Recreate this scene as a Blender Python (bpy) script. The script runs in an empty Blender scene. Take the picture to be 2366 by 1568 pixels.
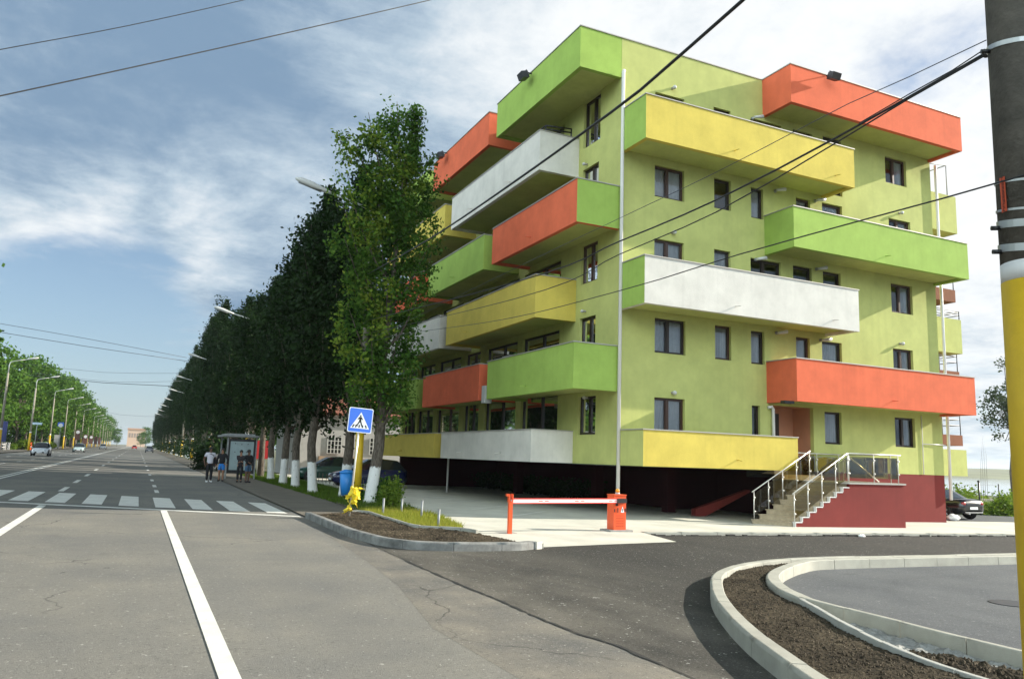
import bpy, math, random
from mathutils import Vector, Matrix, Quaternion
C = bpy.context.scene.collection
PI = math.pi
# ------------------------------------------------------------------ camera model (solved from the photograph's verticals and building edges)
FOC, YAW, PIT, ROL = 1812.57, 0.43707, 0.14893, 0.03387
EYE = 1.75
def _cam():
    cy, sy, cp, sp = math.cos(YAW), math.sin(YAW), math.cos(PIT), math.sin(PIT)
    F = Vector((sy*cp, cy*cp, sp)); R = Vector((cy, -sy, 0)); U = R.cross(F)
    c, s = math.cos(ROL), math.sin(ROL)
    return F, c*R + s*U, -s*R + c*U
CF, CR, CU = _cam()
def ray(u, v): return CF + (u-1183)/FOC*CR - (v-784)/FOC*CU
def G(x): return -0.013*(max(-20, min(80, x))-2)          # the ground falls gently to the right
def gp(u, v, h=0):                                        # a point of the ground seen at a spot of the photograph
    d = ray(u, v); t = (0.026+h-EYE)/(d.z+0.013*d.x); p = d*t
    return Vector((p.x, p.y, p.z+EYE))
def py(u, v, y): d = ray(u, v); p = d*(y/d.y); return Vector((p.x, y, p.z+EYE))
def px(u, v, x): d = ray(u, v); p = d*(x/d.x); return Vector((x, p.y, p.z+EYE))

# ------------------------------------------------------------------ mesh builder
class MB:
    def __init__(s): s.v = []; s.f = []; s.m = []; s.s = []
    def face(s, pts, m=0, sm=False):
        n = len(s.v); s.v += [tuple(p) for p in pts]; s.f.append(tuple(range(n, n+len(pts)))); s.m.append(m); s.s.append(sm)
    def box(s, a, b, m=0, mf=None):
        (x0, y0, z0), (x1, y1, z1) = a, b; n = len(s.v)
        s.v += [(x0,y0,z0),(x1,y0,z0),(x1,y1,z0),(x0,y1,z0),(x0,y0,z1),(x1,y0,z1),(x1,y1,z1),(x0,y1,z1)]
        for k, f in enumerate(((0,3,2,1),(4,5,6,7),(0,1,5,4),(1,2,6,5),(2,3,7,6),(3,0,4,7))):   # bottom top front(-y) right(+x) back left(-x)
            s.f.append(tuple(n+i for i in f)); s.m.append(mf[k] if mf else m); s.s.append(False)
    def obox(s, c, hx, hy, hz, rot=0, m=0):
        n = len(s.v); cs, sn = math.cos(rot), math.sin(rot)
        for dz in (-hz, hz):
            for dx, dy in ((-hx,-hy),(hx,-hy),(hx,hy),(-hx,hy)):
                s.v.append((c[0]+dx*cs-dy*sn, c[1]+dx*sn+dy*cs, c[2]+dz))
        for f in ((0,3,2,1),(4,5,6,7),(0,1,5,4),(1,2,6,5),(2,3,7,6),(3,0,4,7)):
            s.f.append(tuple(n+i for i in f)); s.m.append(m); s.s.append(False)
    def tube(s, pts, rad, seg=8, m=0, cap=True, sm=True):
        pts = [Vector(p) for p in pts]; n0 = len(s.v); k = len(pts)
        if not isinstance(rad, (list, tuple)): rad = [rad]*k
        up = None
        for i, p in enumerate(pts):
            t = (pts[min(i+1, k-1)]-pts[max(i-1, 0)]).normalized()
            if up is None: up = Vector((0,0,1)) if abs(t.z) < .9 else Vector((1,0,0))
            a = t.cross(up); 
            if a.length < 1e-5: a = t.orthogonal()
            a.normalize(); b = a.cross(t).normalized(); up = b
            for j in range(seg):
                q = 2*PI*j/seg; s.v.append(tuple(p+rad[i]*(math.cos(q)*a+math.sin(q)*b)))
        for i in range(k-1):
            for j in range(seg):
                a = n0+i*seg+j; b = n0+i*seg+(j+1) % seg
                s.f.append((a, b, b+seg, a+seg)); s.m.append(m); s.s.append(sm)
        if cap:
            s.f.append(tuple(n0+j for j in reversed(range(seg)))); s.m.append(m); s.s.append(False)
            s.f.append(tuple(n0+(k-1)*seg+j for j in range(seg))); s.m.append(m); s.s.append(False)
    def ball(s, c, r, seg=10, rings=7, m=0, sc=(1,1,1)):
        n0 = len(s.v)
        for i in range(rings+1):
            th = PI*i/rings
            for j in range(seg):
                q = 2*PI*j/seg
                s.v.append((c[0]+r*sc[0]*math.sin(th)*math.cos(q), c[1]+r*sc[1]*math.sin(th)*math.sin(q), c[2]+r*sc[2]*math.cos(th)))
        for i in range(rings):
            for j in range(seg):
                a = n0+i*seg+j; b = n0+i*seg+(j+1) % seg
                s.f.append((a, a+seg, b+seg, b)); s.m.append(m); s.s.append(True)
    def prism(s, poly, z0, z1, m=0, mtop=None):                # polygon in xy, vertical
        n = len(poly); k = len(s.v)
        f0 = z0 if callable(z0) else (lambda x, y: z0); f1 = z1 if callable(z1) else (lambda x, y: z1)
        s.v += [(x, y, f0(x, y)) for x, y in poly]+[(x, y, f1(x, y)) for x, y in poly]
        ar = sum(poly[i][0]*poly[(i+1) % n][1]-poly[(i+1) % n][0]*poly[i][1] for i in range(n))
        o = list(range(n)) if ar > 0 else list(reversed(range(n)))
        s.f.append(tuple(k+n+i for i in o)); s.m.append(m if mtop is None else mtop); s.s.append(False)
        s.f.append(tuple(k+i for i in reversed(o))); s.m.append(m); s.s.append(False)
        for a in range(n):
            i, j = o[a], o[(a+1) % n]
            s.f.append((k+i, k+j, k+n+j, k+n+i)); s.m.append(m); s.s.append(False)
    def build(s, name, mats, parent=None, loc=None):
        me = bpy.data.meshes.new(name); 
        if loc is not None: me.from_pydata([(a-loc[0], b-loc[1], c-loc[2]) for a, b, c in s.v], [], s.f)
        else: me.from_pydata(s.v, [], s.f)
        for mt in (mats if isinstance(mats, (list, tuple)) else [mats]): me.materials.append(mt)
        me.polygons.foreach_set('material_index', s.m); me.polygons.foreach_set('use_smooth', s.s); me.update()
        o = bpy.data.objects.new(name, me); C.objects.link(o)
        if loc is not None: o.location = loc
        if parent: o.parent = parent
        return o
def tag(o, label=None, cat=None, group=None, kind=None):
    if label: o['label'] = label
    if cat: o['category'] = cat
    if group: o['group'] = group
    if kind: o['kind'] = kind
    return o
def struct(o): o['kind'] = 'structure'; return o
def empty(name, label, cat, loc=(0,0,0), rz=0, group=None):
    o = bpy.data.objects.new(name, None); C.objects.link(o); o.location = loc; o.rotation_euler = (0,0,rz)
    o.empty_display_size = .2
    return tag(o, label, cat, group)
def copy_tree(o, parent=None):
    c = o.copy(); C.objects.link(c); c.parent = parent
    for ch in [k for k in bpy.data.objects if k.parent == o]: copy_tree(ch, c)
    return c
def kids(o): return [k for k in bpy.data.objects if k.parent == o]
def clone(o, loc, rz, label, group=None):
    c = o.copy(); C.objects.link(c); c.location = loc; c.rotation_euler = (0,0,rz); c['label'] = label
    if group: c['group'] = group
    for ch in o.children:
        d = ch.copy(); C.objects.link(d); d.parent = c
        for g in ch.children:
            e = g.copy(); C.objects.link(e); e.parent = d
    return c

# ------------------------------------------------------------------ materials
def newmat(name):
    m = bpy.data.materials.new(name); m.use_nodes = True
    return m, m.node_tree.nodes, m.node_tree.links, m.node_tree.nodes['Principled BSDF']
def mat(name, col, rough=.6, metal=0, var=0., vscale=4., bump=0., bscale=60., spec=.5, coat=0., streak=0., stain=None):
    m, N, L, B = newmat(name)
    B.inputs['Base Color'].default_value = (*col, 1); B.inputs['Roughness'].default_value = rough
    B.inputs['Metallic'].default_value = metal; B.inputs['Specular IOR Level'].default_value = spec
    B.inputs['Coat Weight'].default_value = coat
    tc = N.new('ShaderNodeTexCoord')
    src = None
    if var:
        n = N.new('ShaderNodeTexNoise'); n.inputs['Scale'].default_value = vscale; n.inputs['Detail'].default_value = 6; n.inputs['Roughness'].default_value = .65
        L.new(tc.outputs['Object'], n.inputs['Vector'])
        mx = N.new('ShaderNodeMix'); mx.data_type = 'RGBA'
        r = N.new('ShaderNodeMapRange'); r.inputs[1].default_value = .3; r.inputs[2].default_value = .7
        L.new(n.outputs['Fac'], r.inputs[0]); L.new(r.outputs[0], mx.inputs[0])
        mx.inputs[6].default_value = (*[c*(1-var) for c in col], 1); mx.inputs[7].default_value = (*[min(1, c*(1+var)) for c in col], 1)
        src = mx.outputs[2]
        if streak:                                            # vertical rain streaks
            mp = N.new('ShaderNodeMapping'); mp.inputs['Scale'].default_value = (5, 5, .22)
            L.new(tc.outputs['Object'], mp.inputs['Vector'])
            n2 = N.new('ShaderNodeTexNoise'); n2.inputs['Scale'].default_value = 1.3; n2.inputs['Detail'].default_value = 5; L.new(mp.outputs[0], n2.inputs['Vector'])
            r2 = N.new('ShaderNodeMapRange'); r2.inputs[1].default_value = .52; r2.inputs[2].default_value = .8; r2.inputs[4].default_value = streak; L.new(n2.outputs['Fac'], r2.inputs[0])
            m2 = N.new('ShaderNodeMix'); m2.data_type = 'RGBA'; L.new(r2.outputs[0], m2.inputs[0]); L.new(src, m2.inputs[6]); m2.inputs[7].default_value = (*[c*.45 for c in col], 1)
            src = m2.outputs[2]
        L.new(src, B.inputs['Base Color'])
    if bump:
        n = N.new('ShaderNodeTexNoise'); n.inputs['Scale'].default_value = bscale; n.inputs['Detail'].default_value = 4
        L.new(tc.outputs['Object'], n.inputs['Vector'])
        b = N.new('ShaderNodeBump'); b.inputs['Strength'].default_value = bump; b.inputs['Distance'].default_value = .01
        L.new(n.outputs['Fac'], b.inputs['Height']); L.new(b.outputs[0], B.inputs['Normal'])
    return m
def plaster(name, col): return mat(name, col, .9, var=.11, vscale=1.3, bump=.6, bscale=45, spec=.2, streak=.12)
M = {}
M['lime'] = plaster('lime_render', (.455,.475,.165)); M['green'] = plaster('green_render', (.31,.44,.095))
M['yellow'] = plaster('yellow_render', (.60,.475,.10)); M['red'] = plaster('red_render', (.67,.142,.068))
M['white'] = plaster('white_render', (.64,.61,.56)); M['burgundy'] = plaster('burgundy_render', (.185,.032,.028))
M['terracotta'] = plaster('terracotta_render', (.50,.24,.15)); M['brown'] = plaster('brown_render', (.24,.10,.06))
M['burgundy_shade'] = plaster('shaded_burgundy_render', (.035,.006,.008)); M['soffit'] = mat('shaded_soffit', (.04,.04,.035), .9); M['coping'] = mat('coping_metal', (.38,.36,.33), .5, .3); M['frame'] = mat('dark_frame', (.022,.013,.010), .35)  # undercroft walls and ceiling have their deep shade put into the colour
M['brownframe'] = mat('brown_frame', (.05,.022,.014), .35); M['room'] = mat('room_interior', (.03,.028,.025), .9)
M['curtain'] = mat('lace_curtain', (.50,.51,.52), .9, var=.08, vscale=6); M['blind'] = mat('roller_blind', (.22,.20,.17), .8, var=.2, vscale=14)
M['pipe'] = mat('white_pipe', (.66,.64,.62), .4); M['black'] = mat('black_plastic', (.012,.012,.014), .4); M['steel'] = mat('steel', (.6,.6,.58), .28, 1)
M['galv'] = mat('galvanised_steel', (.26,.27,.28), .6, .3, var=.2, vscale=8); M['lampwhite'] = mat('lamp_white', (.5,.5,.49), .4)
M['rail'] = mat('painted_rail', (.66,.63,.58), .3, .4); M['step'] = mat('step_stone', (.40,.32,.21), .6, var=.2, vscale=9, bump=.2)
M['orange'] = mat('orange_paint', (.80,.10,.025), .4, var=.06, vscale=5); M['boomwhite'] = mat('boom_white', (.82,.72,.70), .35); M['boomred'] = mat('boom_red', (.75,.04,.03), .4)
M['amber'] = mat('amber_lens', (.85,.35,.03), .2); M['plinth'] = mat('plinth_concrete', (.30,.29,.27), .9, var=.15, vscale=6, bump=.4)
M['yellowpaint'] = mat('yellow_paint', (.56,.36,.008), .55, var=.12, vscale=3, bump=.25, bscale=25, streak=.25)
M['polecon'] = mat('weathered_concrete', (.075,.068,.058), .95, var=.45, vscale=5, bump=.8, bscale=38)
M['polegrey'] = mat('concrete_pole', (.27,.245,.20), .9, var=.2, vscale=5, bump=.4); M['polewhite'] = mat('pole_white', (.62,.62,.62), .7, var=.08)
M['cable'] = mat('cable_black', (.012,.013,.016), .5); M['cablegrey'] = mat('cable_grey', (.05,.06,.075), .5); M['strap'] = mat('strap_steel', (.45,.46,.47), .4, .7)
M['tin'] = mat('lamp_arm', (.45,.46,.46), .4, .4); M['redplate'] = mat('red_plate', (.50,.07,.02), .5); M['ink'] = mat('ink_dark', (.06,.01,.008), .7)
M['signblue'] = mat('sign_blue', (.05,.17,.72), .35); M['signwhite'] = mat('sign_white', (.80,.82,.85), .4); M['signblack'] = mat('sign_black', (.01,.01,.012), .5)
M['bag'] = mat('yellow_plastic', (.80,.62,.03), .3, bump=.3, bscale=20); M['binblue'] = mat('blue_plastic', (.02,.22,.62), .4); M['wbag'] = mat('white_plastic', (.8,.79,.77), .35)
M['stonew'] = mat('kerb_stone', (.36,.35,.30), .85, var=.16, vscale=2.2, bump=.5, bscale=70); M['stoned'] = mat('kerb_stone_grey', (.20,.20,.19), .85, var=.55, vscale=2.6, bump=.6, bscale=60)
M['edging'] = mat('edging_stone', (.40,.40,.37), .8, var=.12, vscale=3); M['rubber'] = mat('tyre_rubber', (.014,.014,.014), .8); M['alloy'] = mat('alloy_rim', (.45,.45,.46), .3, .9)
M['skin1'] = mat('skin_tan', (.30,.15,.09), .6); M['skin2'] = mat('skin_dark', (.13,.06,.035), .6); M['hair'] = mat('hair_black', (.01,.008,.007), .6)
M['shirtw'] = mat('shirt_white', (.62,.60,.68), .85); M['clothk'] = mat('cloth_black', (.012,.012,.016), .9); M['shortb'] = mat('shorts_blue', (.02,.20,.62), .8)
M['jean'] = mat('denim', (.05,.11,.20), .9, var=.2, vscale=20); M['shoew'] = mat('shoe_white', (.8,.8,.8), .6); M['sleeve'] = mat('cloth_dark', (.03,.025,.03), .9)
M['housew'] = mat('house_white', (.40,.39,.38), .9, var=.1); M['rooftile'] = mat('roof_tile', (.22,.08,.05), .9, var=.2, vscale=12); M['tan'] = mat('tan_render', (.35,.24,.16), .9, var=.1)
M['navy'] = mat('navy_banner', (.01,.02,.10), .6); M['advbrown'] = mat('brown_panel', (.13,.06,.05), .6); M['signpale'] = mat('pale_sign', (.40,.52,.62), .5)
M['hedge'] = mat('hedge', (.1,.2,.02), .9)
def paint(name, col): return mat(name, col, .25, coat=.6, spec=.5)
def glassmat(name, tint=(.55,.6,.62), dark=.35, ior=2.0):
    m, N, L, B = newmat(name); out = N['Material Output']; N.remove(B)
    t = N.new('ShaderNodeBsdfTransparent'); t.inputs[0].default_value = (*[c*dark/.5 if dark < .5 else c for c in tint], 1)
    g = N.new('ShaderNodeBsdfGlossy'); g.inputs['Roughness'].default_value = .03; g.inputs[0].default_value = (.9,.92,.95,1)
    f = N.new('ShaderNodeFresnel'); f.inputs[0].default_value = ior; mx = N.new('ShaderNodeMixShader')
    L.new(f.outputs[0], mx.inputs[0]); L.new(t.outputs[0], mx.inputs[1]); L.new(g.outputs[0], mx.inputs[2]); L.new(mx.outputs[0], out.inputs[0])
    return m
M['glass'] = glassmat('window_glass', (.85,.87,.88), .5); M['shadeglass'] = glassmat('shaded_door_glass', (.12,.13,.13), .5, 1.2); M['railglass'] = glassmat('bronze_rail_glass', (.42,.36,.16), .5); M['shelterglass'] = glassmat('shelter_glass', (.5,.6,.6), .4)  # street-side door glass carries the recess shade in a darker tint
M['carglass'] = mat('car_glass', (.015,.02,.025), .04, spec=.9)
M['headlight'] = mat('headlight_lens', (.55,.6,.65), .1, spec=.8); M['taillight'] = mat('taillight_lens', (.35,.01,.01), .15, spec=.8)

def asphalt(name, base, warm, tracks, speck, scale=.35, rot=0., streaks=.5, swirl=None, fleck=.5, dust=None, cracks=False):
    m, N, L, B = newmat(name); B.inputs['Roughness'].default_value = .88; B.inputs['Specular IOR Level'].default_value = .25
    tc = N.new('ShaderNodeTexCoord')
    def noise(sc, det=5, sx=1, sy=1, rz=0, rough=.6):
        mp = N.new('ShaderNodeMapping'); mp.inputs['Scale'].default_value = (sx, sy, 1); mp.inputs['Rotation'].default_value = (0,0,rz)
        L.new(tc.outputs['Object'], mp.inputs[0]); n = N.new('ShaderNodeTexNoise'); n.inputs['Scale'].default_value = sc; n.inputs['Detail'].default_value = det; n.inputs['Roughness'].default_value = rough
        L.new(mp.outputs[0], n.inputs['Vector']); return n.outputs['Fac']
    def rng(s, a, b, c=0., d=1.):
        r = N.new('ShaderNodeMapRange'); r.inputs[1].default_value = a; r.inputs[2].default_value = b; r.inputs[3].default_value = c; r.inputs[4].default_value = d; L.new(s, r.inputs[0]); return r.outputs[0]
    def mix(f, a, b):
        x = N.new('ShaderNodeMix'); x.data_type = 'RGBA'; L.new(f, x.inputs[0])
        for i, q in ((6, a), (7, b)):
            if isinstance(q, tuple): x.inputs[i].default_value = (*q, 1)
            else: L.new(q, x.inputs[i])
        return x.outputs[2]
    c = mix(rng(noise(scale, 6), .35, .68), base, warm)
    c = mix(rng(noise(.9, 5, 1, .09, rot), .45, .75, 0, streaks), c, tracks)             # tyre polish along the traffic
    c = mix(rng(noise(1.1, 6), .62, .74, 0, .35), c, tuple(x*.55 for x in base))       # darker repairs and oil
    c = mix(rng(noise(2.2, 8, .25, 1.6, .25, .7), .6, .72, 0, .4), c, tuple(x*.62 for x in base))
    if dust:                                                    # dust carried over from the old road
        sx_ = N.new('ShaderNodeSeparateXYZ'); L.new(tc.outputs['Object'], sx_.inputs[0])
        dm = N.new('ShaderNodeMath'); dm.operation = 'MULTIPLY'; L.new(rng(sx_.outputs[0], 4.2, 8.5, 1, .06), dm.inputs[0]); L.new(rng(noise(.8, 6, 1, .5), .3, .62), dm.inputs[1])
        c = mix(dm.outputs[0], c, dust)
    if swirl:                                                   # turning cars leave rings of dust and rubber
        vs = N.new('ShaderNodeVectorMath'); vs.operation = 'DISTANCE'; L.new(tc.outputs['Object'], vs.inputs[0]); vs.inputs[1].default_value = (*swirl, 0)
        cb_ = N.new('ShaderNodeCombineXYZ'); wob_ = N.new('ShaderNodeMath'); wob_.operation = 'MULTIPLY_ADD'; wob_.inputs[1].default_value = .9; L.new(noise(.5, 3), wob_.inputs[0]); L.new(vs.outputs['Value'], wob_.inputs[2]); L.new(wob_.outputs[0], cb_.inputs[0])
        n1 = N.new('ShaderNodeTexNoise'); n1.inputs['Scale'].default_value = 1.5; n1.inputs['Detail'].default_value = 7; n1.inputs['Roughness'].default_value = .7; L.new(cb_.outputs[0], n1.inputs['Vector'])
        c = mix(rng(n1.outputs['Fac'], .42, .72, 0, .55), c, warm); c = mix(rng(n1.outputs['Fac'], .46, .28, 0, .5), c, tuple(x*.6 for x in base))
    if cracks:                                                  # branching cracks, oil drips and skid smears
        vo = N.new('ShaderNodeTexVoronoi'); vo.feature = 'DISTANCE_TO_EDGE'; vo.inputs['Scale'].default_value = .22; vo.inputs['Randomness'].default_value = 1
        dv = N.new('ShaderNodeVectorMath'); dv.operation = 'MULTIPLY_ADD'; nc_ = N.new('ShaderNodeTexNoise'); nc_.inputs['Scale'].default_value = 1.3; nc_.inputs['Detail'].default_value = 6; L.new(tc.outputs['Object'], nc_.inputs['Vector'])
        L.new(nc_.outputs['Color'], dv.inputs[0]); dv.inputs[1].default_value = (.8,.8,0); L.new(tc.outputs['Object'], dv.inputs[2]); L.new(dv.outputs[0], vo.inputs['Vector'])
        cm = N.new('ShaderNodeMath'); cm.operation = 'MULTIPLY'; L.new(rng(vo.outputs['Distance'], .0012, .0042, 1, 0), cm.inputs[0]); L.new(rng(noise(.35, 3, 1.1, 1), .5, .6, 0, .75), cm.inputs[1])
        c = mix(cm.outputs[0], c, tuple(x*.35 for x in base))
        c = mix(rng(noise(3.1, 3, 1, .8), .71, .75, 0, .6), c, tuple(x*.4 for x in base))
        c = mix(rng(noise(1.6, 6, .16, 2.2, -.3, .7), .63, .72, 0, .45), c, tuple(x*.5 for x in base))
    c = mix(rng(noise(26, 3), .56, .66, 0, .45), c, tuple(x*.5 for x in base))
    c = mix(rng(noise(31, 3, 1.07, 1), .60, .68, 0, .45), c, speck)
    c = mix(rng(noise(15, 2, 1.3, 1), .675, .715, 0, fleck), c, tuple(min(.6, x*1.6) for x in speck))
    c = mix(rng(noise(70, 2), .62, .72, 0, .8), c, speck)
    c = mix(rng(noise(110, 2), .6, .75, 0, .7), c, tuple(x*.4 for x in base))
    L.new(c, B.inputs['Base Color'])
    b = N.new('ShaderNodeBump'); b.inputs['Strength'].default_value = .55; b.inputs['Distance'].default_value = .008
    L.new(noise(75, 3), b.inputs['Height']); L.new(b.outputs[0], B.inputs['Normal'])
    return m
M['road'] = asphalt('old_asphalt', (.158,.154,.144), (.235,.22,.187), (.15,.149,.146), (.31,.30,.275), cracks=True)
M['road2'] = asphalt('dusty_asphalt', (.125,.121,.113), (.24,.215,.175), (.105,.104,.101), (.33,.31,.28), .8, cracks=True)
M['newroad'] = asphalt('new_asphalt', (.0215,.0213,.0207), (.038,.0355,.032), (.028,.0277,.0265), (.22,.215,.20), .5, .9, .6, (3.0,9.0), 1.0, (.15,.137,.115))
M['lot'] = asphalt('lot_asphalt', (.078,.085,.094), (.115,.12,.126), (.066,.07,.076), (.24,.24,.24), .6, 1.2, .3, (13.5,6.2), .4)
M['walk'] = asphalt('dirt_walk', (.13,.115,.095), (.18,.16,.13), (.11,.10,.085), (.25,.22,.18), 1.1)
def wornpaint(name, col, under, thr):
    m = mat(name, col, .75, var=.14, vscale=3, bump=.3, bscale=80); N, L = m.node_tree.nodes, m.node_tree.links; B = N['Principled BSDF']
    src = B.inputs['Base Color'].links[0].from_socket; tc = N.new('ShaderNodeTexCoord')
    n = N.new('ShaderNodeTexNoise'); n.inputs['Scale'].default_value = 7; n.inputs['Detail'].default_value = 9; n.inputs['Roughness'].default_value = .72; L.new(tc.outputs['Object'], n.inputs['Vector'])
    r = N.new('ShaderNodeMapRange'); r.inputs[1].default_value = thr; r.inputs[2].default_value = thr+.07; r.inputs[4].default_value = .75; L.new(n.outputs['Fac'], r.inputs[0])
    x = N.new('ShaderNodeMix'); x.data_type = 'RGBA'; L.new(r.outputs[0], x.inputs[0]); L.new(src, x.inputs[6]); x.inputs[7].default_value = (*under, 1); L.new(x.outputs[2], B.inputs['Base Color']); return m
M['mark'] = wornpaint('road_paint', (.68,.67,.62), (.24,.23,.20), .63)
M['marktan'] = mat('road_paint_worn', (.42,.41,.38), .8, var=.2, vscale=3)
M['concrete'] = mat('pale_concrete', (.54,.52,.45), .85, var=.17, vscale=.7, bump=.3, bscale=50)
M['slab'] = mat('grey_concrete', (.30,.30,.28), .9, var=.2, vscale=1.2, bump=.5, bscale=40)
M['grit'] = mat('pale_grit', (.26,.26,.245), .95, var=.4, vscale=9, bump=.9, bscale=35)
def soilmat(name, a, b, sc_):
    m, N, L, B = newmat(name); B.inputs['Roughness'].default_value = 1; B.inputs['Specular IOR Level'].default_value = .1
    tc = N.new('ShaderNodeTexCoord'); n = N.new('ShaderNodeTexNoise'); n.inputs['Scale'].default_value = sc_; n.inputs['Detail'].default_value = 8; n.inputs['Roughness'].default_value = .75; L.new(tc.outputs['Object'], n.inputs['Vector'])
    n2 = N.new('ShaderNodeTexNoise'); n2.inputs['Scale'].default_value = 1.1; n2.inputs['Detail'].default_value = 3; L.new(tc.outputs['Object'], n2.inputs['Vector'])
    ad = N.new('ShaderNodeMath'); ad.operation = 'MULTIPLY_ADD'; ad.inputs[1].default_value = .35; L.new(n2.outputs['Fac'], ad.inputs[0]); L.new(n.outputs['Fac'], ad.inputs[2])
    rp = N.new('ShaderNodeValToRGB'); e = rp.color_ramp.elements; e[0].position = .54; e[0].color = (*a, 1); e[1].position = .86; e[1].color = (*b, 1); L.new(ad.outputs[0], rp.inputs[0]); L.new(rp.outputs[0], B.inputs['Base Color'])
    bm = N.new('ShaderNodeBump'); bm.inputs['Strength'].default_value = 1; bm.inputs['Distance'].default_value = .02; L.new(n.outputs['Fac'], bm.inputs['Height']); L.new(bm.outputs[0], B.inputs['Normal']); return m
M['soil'] = soilmat('dark_soil', (.008,.0065,.005), (.115,.092,.062), 26); M['clod'] = soilmat('soil_clods', (.03,.024,.018), (.16,.13,.095), 9)
M['groundm'] = mat('dry_ground', (.10,.10,.045), .95, var=.35, vscale=.4, bump=.5, bscale=10)
M['water'] = mat('lake_water', (.30,.36,.40), .06, spec=.6, bump=.06, bscale=.6)
M['hill'] = mat('hill_fields', (.16,.17,.10), .95, var=.35, vscale=.02)
def leafmat(name, cols, trans=.35):
    m, N, L, B = newmat(name); out = N['Material Output']
    B.inputs['Roughness'].default_value = .65; B.inputs['Specular IOR Level'].default_value = .12
    geo = N.new('ShaderNodeNewGeometry'); rp = N.new('ShaderNodeValToRGB'); e = rp.color_ramp.elements
    e[0].position = 0; e[0].color = (*cols[0], 1); e[1].position = 1; e[1].color = (*cols[-1], 1)
    for i, c in enumerate(cols[1:-1]):
        x = e.new((i+1)/(len(cols)-1)); x.color = (*c, 1)
    tc = N.new('ShaderNodeTexCoord'); n = N.new('ShaderNodeTexNoise'); n.inputs['Scale'].default_value = .8; n.inputs['Detail'].default_value = 3; L.new(tc.outputs['Object'], n.inputs['Vector'])
    ad = N.new('ShaderNodeMath'); ad.operation = 'MULTIPLY_ADD'; ad.inputs[1].default_value = .5; L.new(geo.outputs['Random Per Island'], ad.inputs[0])
    r = N.new('ShaderNodeMapRange'); r.inputs[1].default_value = .3; r.inputs[2].default_value = .7; r.inputs[4].default_value = .5; L.new(n.outputs['Fac'], r.inputs[0]); L.new(r.outputs[0], ad.inputs[2])
    L.new(ad.outputs[0], rp.inputs[0]); L.new(rp.outputs[0], B.inputs['Base Color'])
    t = N.new('ShaderNodeBsdfTranslucent'); L.new(rp.outputs[0], t.inputs[0]); mx = N.new('ShaderNodeMixShader'); mx.inputs[0].default_value = trans
    L.new(B.outputs[0], mx.inputs[1]); L.new(t.outputs[0], mx.inputs[2]); L.new(mx.outputs[0], out.inputs[0])
    return m
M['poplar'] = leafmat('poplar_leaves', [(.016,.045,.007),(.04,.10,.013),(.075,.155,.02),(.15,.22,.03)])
M['poplary'] = leafmat('yellow_leaves', [(.06,.13,.016),(.11,.19,.022),(.18,.25,.03),(.27,.29,.04)])  # yellow leaf tones, used in patches on the nearest poplar and on a shrub
M['poplard'] = leafmat('shaded_poplar_leaves', [(.004,.012,.003),(.008,.022,.0045),(.013,.034,.006),(.024,.05,.009)], .15)  # darker leaf copy with the row's deep shade put into the colour
M['broad'] = leafmat('broad_leaves', [(.022,.058,.009),(.045,.11,.015),(.08,.165,.02),(.14,.21,.03)])
M['shrub'] = leafmat('shrub_leaves', [(.06,.11,.015),(.11,.19,.02),(.18,.25,.03),(.28,.27,.05)]); M['willow'] = leafmat('olive_leaves', [(.03,.045,.02),(.05,.07,.03),(.07,.09,.04)])
M['grass'] = leafmat('grass_blades', [(.04,.08,.01),(.08,.14,.015),(.12,.18,.02)]); M['grassy'] = leafmat('yellow_grass', [(.16,.20,.02),(.26,.28,.035),(.36,.33,.06)])
def barkmat(name, paint_h):
    m, N, L, B = newmat(name); B.inputs['Roughness'].default_value = .95
    tc = N.new('ShaderNodeTexCoord'); sp = N.new('ShaderNodeSeparateXYZ'); L.new(tc.outputs['Object'], sp.inputs[0])
    mp = N.new('ShaderNodeMapping'); mp.inputs['Scale'].default_value = (1,1,.25); L.new(tc.outputs['Object'], mp.inputs[0])
    n = N.new('ShaderNodeTexNoise'); n.inputs['Scale'].default_value = 22; n.inputs['Detail'].default_value = 6; L.new(mp.outputs[0], n.inputs['Vector'])
    rp = N.new('ShaderNodeValToRGB'); rp.color_ramp.elements[0].color = (.035,.026,.018,1); rp.color_ramp.elements[1].color = (.17,.14,.11,1); rp.color_ramp.elements[0].position = .3; rp.color_ramp.elements[1].position = .75
    L.new(n.outputs['Fac'], rp.inputs[0]); src = rp.outputs[0]
    if paint_h:
        ad = N.new('ShaderNodeMath'); ad.operation = 'MULTIPLY_ADD'; ad.inputs[1].default_value = .35; L.new(n.outputs['Fac'], ad.inputs[0]); L.new(sp.outputs[2], ad.inputs[2])
        lt = N.new('ShaderNodeMath'); lt.operation = 'LESS_THAN'; lt.inputs[1].default_value = paint_h+.17; L.new(ad.outputs[0], lt.inputs[0])
        r = N.new('ShaderNodeMapRange'); r.inputs[1].default_value = .27; r.inputs[2].default_value = .36; L.new(n.outputs['Fac'], r.inputs[0])
        mu = N.new('ShaderNodeMath'); mu.operation = 'MULTIPLY'; L.new(lt.outputs[0], mu.inputs[0]); L.new(r.outputs[0], mu.inputs[1])
        mx = N.new('ShaderNodeMix'); mx.data_type = 'RGBA'; L.new(mu.outputs[0], mx.inputs[0]); L.new(src, mx.inputs[6]); mx.inputs[7].default_value = (.72,.71,.69,1); src = mx.outputs[2]
    L.new(src, B.inputs['Base Color'])
    b = N.new('ShaderNodeBump'); b.inputs['Strength'].default_value = .8; b.inputs['Distance'].default_value = .02; L.new(n.outputs['Fac'], b.inputs['Height']); L.new(b.outputs[0], B.inputs['Normal'])
    return m
M['barkw'] = barkmat('whitewashed_bark', 1.3); M['bark'] = barkmat('bark', 0)

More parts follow.
